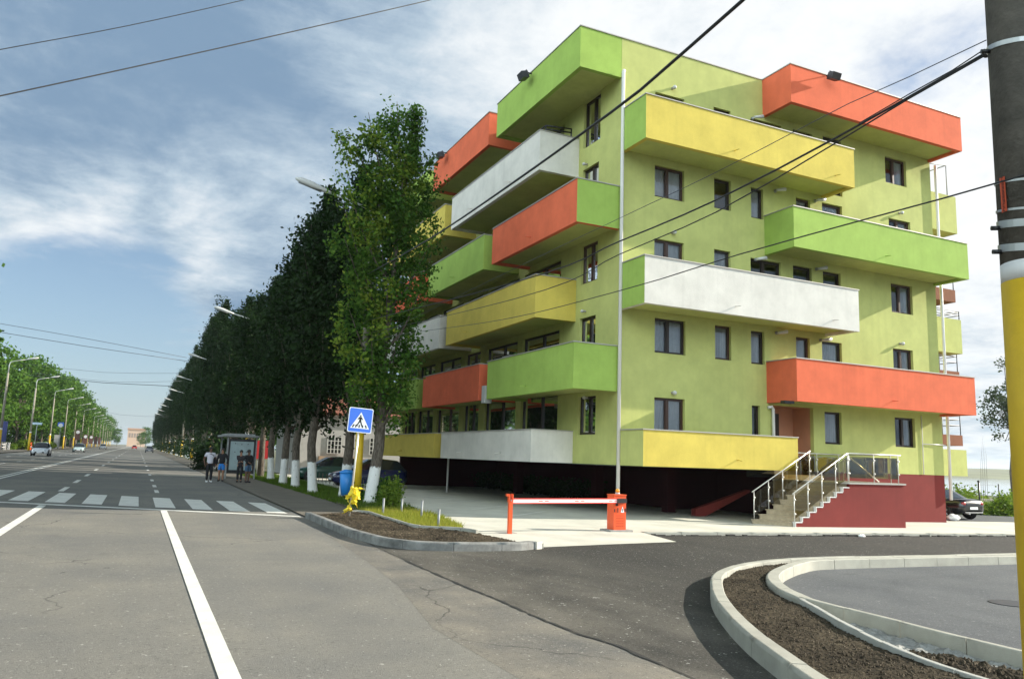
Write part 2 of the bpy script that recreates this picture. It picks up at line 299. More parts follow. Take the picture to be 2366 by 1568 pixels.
# ------------------------------------------------------------------ the setting
import numpy as np
def sheet(name, poly, h, m, kind='structure'):
    mb = MB(); mb.face([(x, y, G(x)+(h(x, y) if callable(h) else h)) for x, y in poly]); o = mb.build(name, m); o['kind'] = kind
    return o
mb = MB()
xs = [-5000, -1500, -300, -60, -20, 30, 80, 150, 600, 2000, 5000]; ys = [-300, -60, 60, 400, 1500, 6000]
for i in range(len(xs)-1):
    for j in range(len(ys)-1):
        mb.face([(x, y, G(x)-.03) for x, y in ((xs[i],ys[j]),(xs[i+1],ys[j]),(xs[i+1],ys[j+1]),(xs[i],ys[j+1]))])
struct(mb.build('ground', M['groundm']))
sheet('road', [(-14.3,-40),(4.27,-40),(4.27,1500),(-14.3,1500)], 0, M['road'])
strip = [(3.0,-20),(2.96,5.97),(2.92,7.94),(3.35,10.5),(3.55,12.5),(3.7,14.9),(3.9,18.5),(4.0,21.8),(4.22,21.8),(4.3,15.6),(4.25,12.5),(4.24,10.7),(4.28,9.3),(4.26,8.1),(4.3,7.3),(4.4,6.8),(4.38,5.6),(4.4,-20)]
sheet('road_patch', strip, .0012, M['road2'])
sheet('side_road', [(4.4,-20),(4.38,5.6),(4.4,6.8),(4.3,7.3),(4.26,8.1),(4.28,9.3),(4.24,10.7),(4.25,12.5),(4.3,15.6),(4.25,17.4),(70,17.4),(70,-20)], .003, M['newroad'])
sheet('sidewalk', [(4.27,21.6),(6.4,22.6),(6.4,400),(4.27,400)], .03, M['walk'])
sheet('verge', [(6.4,22.4),(9.0,27.0),(9.2,400),(6.4,400)], .035, M['groundm'])
# seam of rough tar between the old and the new asphalt
rs = random.Random(5); mb = MB(); sp = [(4.3,15.6),(4.25,12.5),(4.24,10.7),(4.28,9.3),(4.26,8.1),(4.3,7.3),(4.4,6.8),(4.38,5.6),(4.4,3)]
cr = []
for (a, b), (c, d) in zip(sp, sp[1:]):
    k = max(2, int(abs(b-d)/.12))
    for i in range(k): cr.append((a+(c-a)*i/k+rs.uniform(-.012,.012), b+(d-b)*i/k))
wd = [rs.uniform(.003,.03)*(1 if 6 < y < 13 else .35) for x, y in cr]
for i in range(len(cr)-1):
    (a, b), (c, d) = cr[i], cr[i+1]
    mb.face([(a-wd[i],b,G(a)+.009),(a+wd[i],b,G(a)+.009),(c+wd[i+1],d,G(c)+.009),(c-wd[i+1],d,G(c)+.009)])
struct(mb.build('tar_seam', mat('tar', (.022,.021,.02), .9, bump=.8, bscale=60)))
# markings
def strip_mark(mb, pts, h=.008): mb.face([(x, y, G(x)+h) for x, y in pts])
mb = MB()
strip_mark(mb, [(.72,-10),(.88,-10),(.88,23.5),(.72,23.6)]); strip_mark(mb, [(-2.24,-10),(-2.06,-10),(-2.06,24.75),(-2.24,24.85)])
sl = lambda x: 23.87-.5*(x-.5)                         # the crossing lies askew across the street
mb2 = MB()
strip_mark(mb2, [(-14.2,sl(-14.2)-.25),(4.15,sl(4.15)-.17),(4.15,sl(4.15)+.17),(-14.2,sl(-14.2)+.25)])
cx = lambda x: (24.75-.5*(x-.5), 29.35-.56*(x-.5))
for k in range(14):
    x0 = 3.75-.95*k-.28; a, b = cx(x0), cx(x0+.5)
    strip_mark(mb2, [(x0,a[0]),(x0+.52,b[0]),(x0+.52,b[1]),(x0,a[1])])
struct(mb2.build('pedestrian_crossing', M['mark']))
for y in [32.2,36.5,42.5,50.5,60,71,84,98,113,130,150,172,196,222,250]:
    l = 1.5+y*.014; strip_mark(mb, [(.74,y),(.89,y),(.89,y+l),(.74,y+l)])
for y in [31.8,38.5,46.5,56.5,68,81,95,110,128,147,168,192,220,250]:
    l = 2.6+y*.014; strip_mark(mb, [(-2.36,y),(-2.18,y),(-2.18,y+l),(-2.36,y+l)])
for x in (-5.62,-5.35): strip_mark(mb, [(x,32.5),(x+.14,32.5),(x+.14,900),(x,900)])
for y in range(36, 300, 9): 
    for x in (-8.4,-11.4): strip_mark(mb, [(x,y),(x+.13,y),(x+.13,y+3),(x,y+3)])
struct(mb.build('lane_marking', M['mark']))
sheet('left_sidewalk', [(-14.3,-20),(-14.3,900),(-30,900),(-30,-20)], .10, M['walk'])
def crom(pts, step=.12):
    P = [Vector((*p, 0)) if len(p) == 2 else Vector(p) for p in pts]; P = [2*P[0]-P[1]]+P+[2*P[-1]-P[-2]]; out = []
    for i in range(1, len(P)-2):
        n = max(1, int((P[i+1]-P[i]).length/step))
        for k in range(n):
            t = k/n; a, b, c, d = P[i-1], P[i], P[i+1], P[i+2]
            out.append(.5*((2*b)+(c-a)*t+(2*a-5*b+4*c-d)*t*t+(3*b-a-3*c+d)*t**3))
    out.append(P[-2].copy()); return out
def kerb(name, path, w, h, side, m, stone=1.0, top=None, gap=.012, rnd=.035, seed=1):
    """stones laid along the outer line of a kerb; side=+1 puts the stone left of the path"""
    q = crom(path); L = [0]
    for a, b in zip(q, q[1:]): L.append(L[-1]+(b-a).length)
    def at(s):
        s = max(0, min(L[-1]-1e-6, s)); i = next(k for k in range(len(L)-1) if L[k+1] > s); t = (s-L[i])/(L[i+1]-L[i]+1e-9)
        p = q[i].lerp(q[i+1], t); T = (q[min(i+2, len(q)-1)]-q[max(i-1, 0)]); T.z = 0; T.normalize(); return p, Vector((-T.y, T.x, 0))*side
    mb = MB(); s0 = 0; R = random.Random(seed)
    while s0 < L[-1]-.05:
        s1 = min(s0+stone, L[-1]); n = max(2, int((s1-s0)/.14)); base = len(mb.v); jz = R.uniform(-.004,.004); jo = R.uniform(-.003,.003); hh = h if not callable(h) else None
        for k in range(n+1):
            s = s0+gap/2+(s1-s0-gap)*k/n; p, nn = at(s); H = (hh if hh is not None else h(p.x, p.y))+jz
            for o, z in ((0,-.12),(0,H-rnd),(rnd*.3,H-rnd*.3),(rnd,H),(w-.012,H),(w,H-.012),(w,-.12)):
                a = p+nn*(o+jo); mb.v.append((a.x, a.y, G(a.x)+z))
        for k in range(n):
            for j in range(6):
                a = base+k*7+j; mb.f.append((a, a+1, a+8, a+7) if side < 0 else (a, a+7, a+8, a+1)); mb.m.append(0); mb.s.append(j in (1,2))
        for e in (base, base+n*7): mb.f.append(tuple(e+j for j in range(7))); mb.m.append(0); mb.s.append(False)
        s0 = s1
    return struct(mb.build(name, m))
def inside(x, y, poly):
    r = False; n = len(poly); j = n-1
    for i in range(n):
        (xi, yi), (xj, yj) = poly[i], poly[j]
        if (yi > y) != (yj > y) and x < (xj-xi)*(y-yi)/(yj-yi)+xi: r = not r
        j = i
    return r
def soil(name, poly, h, step, amp, seed, m, clods=0, cs=(.012,.035), extra=None):
    R = random.Random(seed); x0 = min(p[0] for p in poly); x1 = max(p[0] for p in poly); y0 = min(p[1] for p in poly); y1 = max(p[1] for p in poly)
    from mathutils import noise as nz
    mb = MB(); idx = {}
    def vert(i, j):
        if (i, j) not in idx:
            x = x0+i*step+R.uniform(-.35,.35)*step; y = y0+j*step+R.uniform(-.35,.35)*step
            z = G(x)+h+amp*nz.noise((x*1.7,y*1.7,seed))+amp*.9*nz.noise((x*7,y*7,seed))+R.uniform(-1,1)*amp*.3
            if extra: z += extra(x, y)
            idx[i, j] = len(mb.v); mb.v.append((x, y, z))
        return idx[i, j]
    for i in range(int((x1-x0)/step)+1):
        for j in range(int((y1-y0)/step)+1):
            if inside(x0+(i+.5)*step, y0+(j+.5)*step, poly):
                mb.f.append((vert(i,j),vert(i+1,j),vert(i+1,j+1),vert(i,j+1))); mb.m.append(0); mb.s.append(False)
    c = 0
    while c < clods:
        x, y = R.uniform(x0,x1), R.uniform(y0,y1)
        if not inside(x, y, poly): continue
        c += 1; r = R.uniform(*cs); z = G(x)+h+amp*nz.noise((x*1.7,y*1.7,seed))+r*.2+(extra(x, y) if extra else 0); n = len(mb.v)
        for q in ((1,0,0),(-.3,.9,0),(-.6,-.8,0),(0,0,1),(0,0,-1)):
            mb.v.append((x+r*q[0]*R.uniform(.6,1.3), y+r*q[1]*R.uniform(.6,1.3), z+r*q[2]*R.uniform(.5,1)))
        for f in ((0,1,3),(1,2,3),(2,0,3),(1,0,4),(2,1,4),(0,2,4)): mb.f.append(tuple(n+a for a in f)); mb.m.append(1); mb.s.append(False)
    return struct(mb.build(name, [m, M['clod']]))
# island beside the zebra crossing
kA = [(4.19,21.6),(4.21,20.4),(4.2,18.5),(4.22,16.8),(4.34,15.7),(4.52,15.0),(4.9,14.52),(5.5,14.3),(6.3,14.25),(7.05,14.32),(7.45,14.52)]
kerb('kerb', kA, .17, .16, 1, M['stoned'], seed=3)
bedA = [(4.3,21.6),(4.35,16.9),(4.5,15.8),(4.95,14.7),(5.6,14.42),(7.0,14.45),(7.4,14.65),(7.1,16.9),(6.6,17.8),(6.05,18.1),(6.05,22.6),(5.8,22.7)]
soil('soil_bed', bedA, .10, .05, .025, 2, M['soil'], 1100, (.008,.026))
kerb('kerb_edge', [(5.75,22.75),(6.1,22.6),(6.08,21),(6.08,19.4),(6.1,18.25),(6.5,17.85),(7.05,17.5),(7.2,17.0)], .07, .15, 1, M['stonew'], .5, rnd=.01)
mb = MB(); R0 = random.Random(4)                                   # broken end stone of the kerb
for k in range(3): mb.obox((7.52+.07*k, 14.6+.06*k, G(7.5)+.07-.012*k), .09-.01*k, .08, .085-.012*k, .5+.3*k)
struct(mb.build('kerb_end', M['concrete']))
# forecourt of the flats, its ramp to the road, pavement and driveway
plaza = [(7.15,17.55),(12,17.38),(60,17.35),(60,22.0),(31.5,22.9),(31.5,60),(9.0,60),(8.9,28),(8.2,26),(8.15,22),(7.5,18.6)]
sheet('forecourt', plaza, .08, M['concrete'])
mb = MB()
rp = [(7.62,14.75,.012),(9.6,15.25,.012),(11.9,15.76,.012),(12.0,17.38,.079),(7.15,17.55,.079),(7.2,16.9,.07)]
mb.face([(x,y,G(x)+h) for x, y, h in rp]); struct(mb.build('forecourt_ramp', M['concrete']))
kerb('pavement_kerb', [(12.02,17.3),(20,17.28),(40,17.26),(60,17.26)], .16, .095, 1, M['stonew'], 1.2, gap=.02, rnd=.02)
mb = MB(); R0 = random.Random(8)                                   # crumbled tar along the pavement kerb
x = 12.0
while x < 40:
    w = R0.uniform(.1,.4); d = R0.uniform(.02,.10); mb.box((x,17.26-d,G(x)-.02),(x+w,17.262,G(x)+R0.uniform(.012,.05))); x += w*R0.uniform(.9,1.5)
struct(mb.build('tar_crumbs', mat('tar_edge', (.035,.033,.03), .95, bump=.9, bscale=40)))
sheet('driveway', [(31.5,22.85),(60,21.95),(60,27.5),(41,28.5),(36.5,29),(31.5,60)], .07, M['lot'])
mb = MB()
z4 = lambda u, v: ((900+u/2.851)*.78867, (1100+v/2.851)*.78867)
for a, b in (((980,1022),(1240,1005)),((1100,1065),(1390,1040)),((1370,1115),(1640,1085)),((1700,1172),(1990,1130)),((780,1062),(940,1105))):
    p, q = gp(*z4(*a), .09), gp(*z4(*b), .09); t = (q-p).normalized(); n = Vector((-t.y,t.x,0))*.05
    mb.face([p-n, q-n, q+n, p+n])
struct(mb.build('parking_line', M['mark']))
# island in front of the camera: kerb, soil, thick inner kerb, twin kerb with grit
P1 = [(48,12.3),(30,12.1),(18.33,11.76),(14.94,11.62),(12.64,11.56),(11.3,11.44),(10.34,11.2),(9.47,10.82),(8.67,10.3),(8.1,9.82),(7.64,9.33),(6.95,8.47),(6.44,7.75),(6.04,7.12),(5.7,6.53),(5.43,6.03),(5.2,5.55),(4.99,5.1),(4.73,4.5),(4.4,3.6),(4.1,2.4),(3.9,1)]
kerb('island_kerb', P1, .17, .19, 1, M['stonew'], seed=9)
P2 = [(48,11.9),(30,11.75),(17.9,11.47),(14.5,11.4),(11.75,11.28),(10.79,10.92),(9.82,10.32),(9.2,9.84),(8.77,9.42),(8.37,8.93),(8.03,8.4),(7.86,8.02),(7.7,7.68)]
kerb('inner_kerb', P2, .2, .19, 1, M['stonew'], seed=12)
P3 = [(7.74,7.75),(7.36,7.06),(7.0,6.42),(6.72,5.85),(6.5,5.36),(6.32,4.8),(6.25,4.2),(6.2,3),(6.2,1)]
kerb('bed_edging', P3, .07, .19, 1, M['edging'], .5, gap=.006, rnd=.01)
P4 = [(7.8,7.8),(7.72,7.1),(7.68,6.4),(7.62,5.7),(7.6,5.0),(7.58,4),(7.56,2.5),(7.55,1)]
kerb('lot_kerb', P4, .09, .2, 1, M['stonew'], .8, rnd=.012)
ins = lambda P, d: [(x+d*.7, y-d) if i < 12 else (x+d, y-d*.6) for i, (x, y) in enumerate(P)]
bedB = [(30,11.9)]+[(x+.02 if y > 11 else x+.12, y-.12) for x, y in P1[2:]]+[(6.15,1)]+[(x-.02, y) for x, y in reversed(P3[:-1])]+[(x-.03,y+.02) for x, y in reversed(P2[1:-1])]
soil('soil_bed', bedB, .125, .032, .017, 7, M['soil'], 5000, (.005,.018), extra=lambda x, y: .03*max(0, 6-y))
gritp = [(7.74,7.6)]+[(x+.06, y) for x, y in P3[1:]]+[(x-.01, y) for x, y in reversed(P4)]
soil('grit_strip', gritp, .05, .045, .045, 11, M['grit'], 0)
soil('soil_spill', [(6.85,5.6),(7.0,5.4),(7.15,4.9),(7.3,4.3),(7.3,3.2),(6.5,3.2),(6.5,4.6),(6.62,5.3)], .11, .05, .05, 13, M['soil'], 700, (.01,.03))
sheet('parking_lot', [(7.65,1),(7.7,6.4),(7.85,7.8),(8.5,8.95),(9.3,9.75),(10.9,10.8),(11.8,11.15),(18,11.38),(48,11.7),(60,11.7),(60,-15),(7.65,-15)], .012, M['lot'])
mb = MB(); c = gp(2338,1394,.012); mb.tube([(c.x,c.y,c.z-.002),(c.x,c.y,c.z+.012)], .3, 20); struct(mb.build('shadow_disc', M['black']))  # dark disc standing in for a cast shadow on the lot
# lake and the hills beyond
sheet('lake', [(95,60),(330,60),(460,250),(520,700),(200,420),(150,160)], .02, M['water'])
mb = MB(); R0 = random.Random(21); from mathutils import noise as nz
hx = []
for i in range(61):
    a = math.radians(14+i*1.15); rr = []
    for r, z in ((330,-1.0),(420,1.5),(620,4.5),(1000,7.5),(1800,9),(3000,-5)):
        k = 1+.25*nz.noise((a*6, r*.004, 1)); rr.append((r*1.6*math.sin(a)*k, r*1.6*math.cos(a)*k, -.4+(z+.4)*1.35*(1+.35*nz.noise((a*9, r*.003, 5)))))
    hx.append(rr)
for i in range(60):
    for j in range(5): mb.face([hx[i][j],hx[i][j+1],hx[i+1][j+1],hx[i+1][j]], sm=True)
struct(mb.build('hills', M['hill']))

# ------------------------------------------------------------------ the block of flats
XC, YR, XL, YB = 14.24, 22.07, 12.545, 20.585          # wall corner, sunny wall, balcony fronts
XE, YN = 30.22, 46.0
ZB = [1.617,4.034,6.797,9.604,12.369,15.132]; ZT = [2.748,5.542,8.363,11.108,13.901,16.622]
bld = empty('apartment_building', 'five storey lime green apartment building with staggered red, yellow, white and green balconies', 'building', (XC, YR, G(XC)))
BO = Vector(bld.location)
def bpart(mb, name, m, parent=bld, label=None):
    o = mb.build(name, m)
    if parent is bld: o.location = -BO
    o.parent = parent
    if label: o['label'] = label
    return o
MAPS = {'R': lambda a, d, z: (a, YR+d, z), 'L': lambda a, d, z: (XC+d, a, z), 'E': lambda a, d, z: (XE-d, a, z)}
def pbox(mb, pl, a0, a1, d0, d1, z0, z1, m=0, mf=None):
    p, q = MAPS[pl](a0, d0, z0), MAPS[pl](a1, d1, z1)
    mb.box(tuple(map(min, p, q)), tuple(map(max, p, q)), m, mf)
def wall_sheet(pl, a0, a1, z0, z1, holes, depth, mats, name='wall'):
    """a wall with real openings: face cells, reveals, and a dark room behind each opening"""
    mb = MB(); P = MAPS[pl]
    A = sorted({a0, a1}|{h[0] for h in holes}|{h[1] for h in holes}); Z = sorted({z0, z1}|{h[2] for h in holes}|{h[3] for h in holes})
    for i in range(len(A)-1):
        for j in range(len(Z)-1):
            ca, cz = (A[i]+A[i+1])/2, (Z[j]+Z[j+1])/2
            if any(h[0] < ca < h[1] and h[2] < cz < h[3] for h in holes): continue
            mb.face([P(A[i],0,Z[j]),P(A[i+1],0,Z[j]),P(A[i+1],0,Z[j+1]),P(A[i],0,Z[j+1])])
    for b0, b1, c0, c1 in holes:
        d = depth
        mb.face([P(b0,0,c0),P(b0,d,c0),P(b0,d,c1),P(b0,0,c1)]); mb.face([P(b1,0,c0),P(b1,0,c1),P(b1,d,c1),P(b1,d,c0)])
        mb.face([P(b0,0,c1),P(b0,d,c1),P(b1,d,c1),P(b1,0,c1)]); mb.face([P(b0,0,c0),P(b1,0,c0),P(b1,d,c0),P(b0,d,c0)], 2)
        e = 1.1; g = .3
        mb.face([P(b0-g,e,c0-g),P(b1+g,e,c0-g),P(b1+g,e,c1+g),P(b0-g,e,c1+g)], 1)
        for (x0, y0), (x1, y1), (u0, v0), (u1, v1) in (((b0,c0),(b1,c0),(b0-g,c0-g),(b1+g,c0-g)),((b1,c0),(b1,c1),(b1+g,c0-g),(b1+g,c1+g)),((b1,c1),(b0,c1),(b1+g,c1+g),(b0-g,c1+g)),((b0,c1),(b0,c0),(b0-g,c1+g),(b0-g,c0-g))):
            mb.face([P(x0,d,y0),P(x1,d,y1),P(u1,e,v1),P(u0,e,v0)], 1)
    return bpart(mb, name, mats)
Rw = random.Random(77)
def window(pl, a0, a1, z0, z1, kind='W', depth=.16, cur=None, lab=None):
    """frame, panes and what hangs behind them; kind W two casements, S single, D door"""
    mb = MB(); t = .05; d0, d1 = depth-.05, depth+.02
    pbox(mb,pl,a0,a0+t,d0,d1,z0,z1); pbox(mb,pl,a1-t,a1,d0,d1,z0,z1); pbox(mb,pl,a0+t,a1-t,d0,d1,z0,z0+t); pbox(mb,pl,a0+t,a1-t,d0,d1,z1-t,z1)
    bays = [(a0+t, a1-t)]
    if kind == 'W':
        m = a0+(a1-a0)*.47; pbox(mb,pl,m-.045,m+.045,d0-.006,d1+.004,z0+t,z1-t); bays = [(a0+t,m-.045),(m+.045,a1-t)]
    for b0, b1 in bays:                                        # casement rails
        s = .03
        pbox(mb,pl,b0,b0+s,d0+.008,d1+.006,z0+t,z1-t); pbox(mb,pl,b1-s,b1,d0+.008,d1+.006,z0+t,z1-t)
        pbox(mb,pl,b0+s,b1-s,d0+.008,d1+.006,z0+t,z0+t+s); pbox(mb,pl,b0+s,b1-s,d0+.008,d1+.006,z1-t-s,z1-t)
    f = bpart(mb, 'window', M['brownframe'] if Rw.random() < .35 else M['frame'], bld, lab)
    mb = MB(); P = MAPS[pl]
    mb.face([P(a0+t,depth,z0+t),P(a1-t,depth,z0+t),P(a1-t,depth,z1-t),P(a0+t,depth,z1-t)])
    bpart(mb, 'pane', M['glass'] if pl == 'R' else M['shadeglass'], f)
    if cur is None: cur = Rw.choice((0,1,1,2))
    if cur and pl == 'R':
        mb = MB(); n = 26; zz0, zz1 = z0+t, z1-t
        b0, b1 = (a0+t, a1-t) if cur == 1 else (a0+t+(a1-a0)*.5, a1-t)
        for i in range(n):
            u0 = b0+(b1-b0)*i/n; u1 = b0+(b1-b0)*(i+1)/n; w0 = depth+.07+.018*math.sin(i*1.9)+.008*math.sin(i*4.1); w1 = depth+.07+.018*math.sin((i+1)*1.9)+.008*math.sin((i+1)*4.1)
            mb.face([P(u0,w0,zz0),P(u1,w1,zz0),P(u1,w1,zz1),P(u0,w0,zz1)], sm=True)
        bpart(mb, 'curtain', M['curtain'], f)
    return f
def rect(a, b):
    p, q = py(*a, YR), py(*b, YR); return [p.x, q.x, q.z, p.z]
WR = []                                                    # openings of the sunny wall: rect, kind, curtain
def addR(tl, br, kind, z0=None, cur=None):
    r = rect(tl, br)
    if z0 is not None: r[2] = z0
    WR.append((r, kind, cur))
W1 = {4:(1514,212,1581,245),3:(1513,380,1581,467),2:(1512,550,1580,600),1:(1513,733,1584,821),0:(1512,917,1582,995)}
for f, (a, b, c, d) in W1.items(): addR((a,b),(c,d),'W', ZB[f]+1.0 if f in (0,2,4) else None, 1)
W2 = {4:(1649,247,1688,266),3:(1650,410,1689,488),2:(1650,575,1688,617),1:(1652,750,1690,833)}
for f, (a, b, c, d) in W2.items(): addR((a,b),(c,d),'S', ZB[f]+.95 if f in (2,4) else None, 1 if f != 3 else 0)
for a, b, c, d in ((1735,432,1764,508),(1735,763,1767,843)): addR((a,b),(c,d),'S',None,1)
addR((1737,936),(1757,1000),'S',ZB[0]+.25,0)
for f, b, c in ((4,272,300),(2,595,640)): addR((1734,b),(1805,c),'W',ZB[f]+.25,0)
for f, b, c in ((4,298,315),(2,612,650)): addR((1832,b),(1876,c),'S',ZB[f]+.25,0)
for f, b, c in ((4,312,332),(2,625,660)): addR((1901,b),(1943,c),'S',ZB[f]+.25,0)
for f, b, c in ((3,455,475),(1,777,827)): addR((1839,b),(1872,c),'S',ZB[f]+.9,1)
for f, b, c in ((3,467,495),(1,787,835)): addR((1899,b),(1946,c),'S',ZB[f]+.25,1)
addR((1905,950),(1946,1027),'S',None,1)
W6 = {4:(2044,360,2095,433),3:(2053,503,2104,540),2:(2058,653,2110,728),1:(2063,804,2111,855),0:(2067,963,2116,1034)}
for f, (a, b, c, d) in W6.items(): addR((a,b),(c,d),'W',ZB[f]+.95 if f in (1,3) else None, 2)
NI = (21.0,23.0,1.63,3.98)                                  # entrance recess
holes = [tuple(w[0]) for w in WR]
# the sunny wall with the entrance recess cut out
mbs = wall_sheet('R', XC, XE, 1.617, 16.622, holes+[NI], .17, [M['lime'], M['room'], M['coping']])
for r, k, c in WR: window('R', *r, k, .16, c)
mb = MB(); P = MAPS['R']; a0, a1, c0, c1 = NI
mb.face([P(a0,.17,c0),P(a0,1.05,c0),P(a0,1.05,c1),P(a0,.17,c1)]); mb.face([P(a1-.001,.171,c0),P(a1-.001,.171,c1),P(a1-.001,1.05,c1),P(a1-.001,1.05,c0)])
mb.face([P(a0,1.05,c0),P(a1,1.05,c0),P(a1,1.05,c1),P(a0,1.05,c1)]); mb.face([P(a0,.17,c1-.002),P(a1,.17,c1-.002),P(a1,1.05,c1-.002),P(a0,1.05,c1-.002)])
ent = bpart(mb, 'entrance_recess', M['terracotta'])
mb = MB(); mb.box((21.1,YR+.95,1.65),(22.2,YR+1.03,3.75)); door = bpart(mb, 'door', M['frame'], bld)
mb = MB(); mb.tube([(22.05,YR+.9,2.55),(22.05,YR+.9,2.85)], .02, 6); bpart(mb, 'handle', M['steel'], door)
mb = MB(); mb.tube([(20.72,YR-.05,3.86),(20.86,YR-.1,3.9),(20.92,YR-.1,3.8),(20.92,YR-.1,1.65)], .06, 10); bpart(mb, 'downpipe', M['pipe'])
# street-side wall
LW = []
for a, b in (((1350,240),(1387,320)),((1347,395),(1383,415)),((1343,570),(1380,645)),((1340,737),(1375,795)),((1335,917),(1375,1003))):
    p, q = px(*a, XC), px(*b, XC); LW.append([q.y, 24.66, q.z, p.z])
for i in (1, 3): LW[i][2] = ZB[(3,0,1)[0] if i == 1 else 1]+.95
LW[1][2] = ZB[3]+.95; LW[3][2] = ZB[1]+.95
bal = []  # balcony door openings widened to darken the recesses
for f in range(5):
    z0 = ZB[f]+.25; z1 = z0+2.38
    for y0, y1 in ((26.2,29.4),(29.9,33.2),(33.9,35.8),(36.4,39.6),(40.2,42.8),(43.2,45.4)): bal.append([y0,y1,z0,z1])
wall_sheet('L', YR, YN, 1.617, 16.3, [tuple(w) for w in LW+bal], .17, [M['lime'], M['room'], M['coping']])
for w in LW: window('L', *w, 'W', .16, 0)
for w in bal: window('L', *w, 'W' if w[1]-w[0] > 1.6 else 'S', .16, 0)
mb = MB()                                                   # remaining walls, roof slab and the underside over the car park
mb.face([(XE,YR,1.617),(XE,YN,1.617),(XE,YN,16.622),(XE,YR,16.622)]); mb.face([(XC,YN,1.617),(XE,YN,1.617),(XE,YN,16.3),(XC,YN,16.3)])
bpart(mb, 'wall', M['lime'])
mb = MB(); mb.box((XC+.01,YR+.01,15.9),(XE-.01,YN-.01,16.2)); bpart(mb, 'roof', M['slab'])
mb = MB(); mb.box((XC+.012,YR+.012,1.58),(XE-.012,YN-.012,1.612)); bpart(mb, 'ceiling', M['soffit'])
mb = MB(); mb.box((XC-.04,YR-.03,16.622),(20.68,YR+.25,16.66)); bpart(mb, 'coping', M['coping'])
# burgundy basement walls round the open car park, inner ones with shade in the colour
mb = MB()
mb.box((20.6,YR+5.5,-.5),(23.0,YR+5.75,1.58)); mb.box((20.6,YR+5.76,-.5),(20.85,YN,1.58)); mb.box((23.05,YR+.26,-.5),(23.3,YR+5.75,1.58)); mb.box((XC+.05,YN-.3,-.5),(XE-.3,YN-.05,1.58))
bpart(mb, 'basement_wall', M['burgundy_shade'])
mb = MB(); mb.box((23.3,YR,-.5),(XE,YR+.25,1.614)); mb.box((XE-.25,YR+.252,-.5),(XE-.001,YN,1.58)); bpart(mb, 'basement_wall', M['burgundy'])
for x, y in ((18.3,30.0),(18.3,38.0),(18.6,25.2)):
    mb = MB(); mb.box((x,y,-.5),(x+.4,y+.4,1.58)); bpart(mb, 'pillar', M['burgundy_shade'])
COL = dict(l='lime', g='green', y='yellow', r='red', w='white')
NAMES = dict(l='lime', g='green', y='yellow', r='red', w='white')
def balcony(pl, a0, a1, zb, zt, proj, front, s0, s1, roof=False, spouts=(), lab=None):
    mb = MB(); t = .17; mats = [M[COL[front]], M[COL[s0]], M[COL[s1]], M['lime']]
    # front panel and two cheeks, each a box whose outer skin carries its own colour
    pbox(mb, pl, a0+t, a1-t, -proj, -proj+t, zb, zt, 0)
    e = .0
    def cheek(b0, b1, s):
        p, q = MAPS[pl](b0,-proj,zb), MAPS[pl](b1,0,zt); lo, hi = tuple(map(min,p,q)), tuple(map(max,p,q))
        # faces: bottom top front(-y) right(+x) back left(-x)
        if pl == 'R': mf = [0 if True else s, s, 0, s, s, s]
        elif pl == 'L': mf = [0, s, s, s, s, 0]
        else: mf = [0, s, s, 0, s, s]
        mb.box(lo, hi, s, mf)
    cheek(a0, a0+t, 1); cheek(a1-t, a1, 2)
    zs = zb+.1
    pbox(mb, pl, a0+t, a1-t, -proj+t, -.001, zs, zs+.16 if not roof else zt-.15, 3)
    b = bpart(mb, 'balcony' if not roof else 'roof_parapet', mats, bld, lab)
    mb = MB(); c = .03
    pbox(mb,pl,a0-c,a1+c,-proj-c,-proj+t+c,zt,zt+.035); pbox(mb,pl,a0-c,a0+t+c,-proj+t+c,-.002,zt,zt+.035); pbox(mb,pl,a1-t-c,a1+c,-proj+t+c,-.002,zt,zt+.035)
    bpart(mb, 'coping', M['coping'], b)
    for s in spouts:
        mb = MB(); P = MAPS[pl]; mb.tube([P(s,-proj+.02,zb+.3),P(s,-proj-.26,zb+.27)], .018, 6); bpart(mb, 'drain_spout', M[COL[front]], b)
    return b
pR, pL = YR-YB, XC-XL
q, rE, rO, rG = XC+6.474, XC+9.633, XC+16.036, XC+6.455
# sunny side
balcony('R', q, XE+.055, ZB[5], ZT[5], pR, 'r','r','r', True, (), 'red roof box over the right half of the top floor')
balcony('R', XC+.02, rE, ZB[4], ZT[4], pR, 'y','g','y', False, (18.0,22.86), 'yellow balcony with one green end, top floor')
balcony('R', q, rO+XC-XC, ZB[3], ZT[3], pR, 'g','g','g', False, (25.4,), 'long light green balcony reaching the right corner')
balcony('R', XC+.02, rE, ZB[2], ZT[2], pR, 'w','g','w', False, (18.0,22.54), 'white balcony with one green end, sunny side')
balcony('R', q, rO, ZB[1], ZT[1], pR, 'r','r','r', False, (25.5,), 'long red balcony above the entrance')
balcony('R', XC+.02, rG, ZB[0], ZT[0], pR, 'y','l','y', False, (18.0,), 'yellow balcony with lime end beside the stairs')
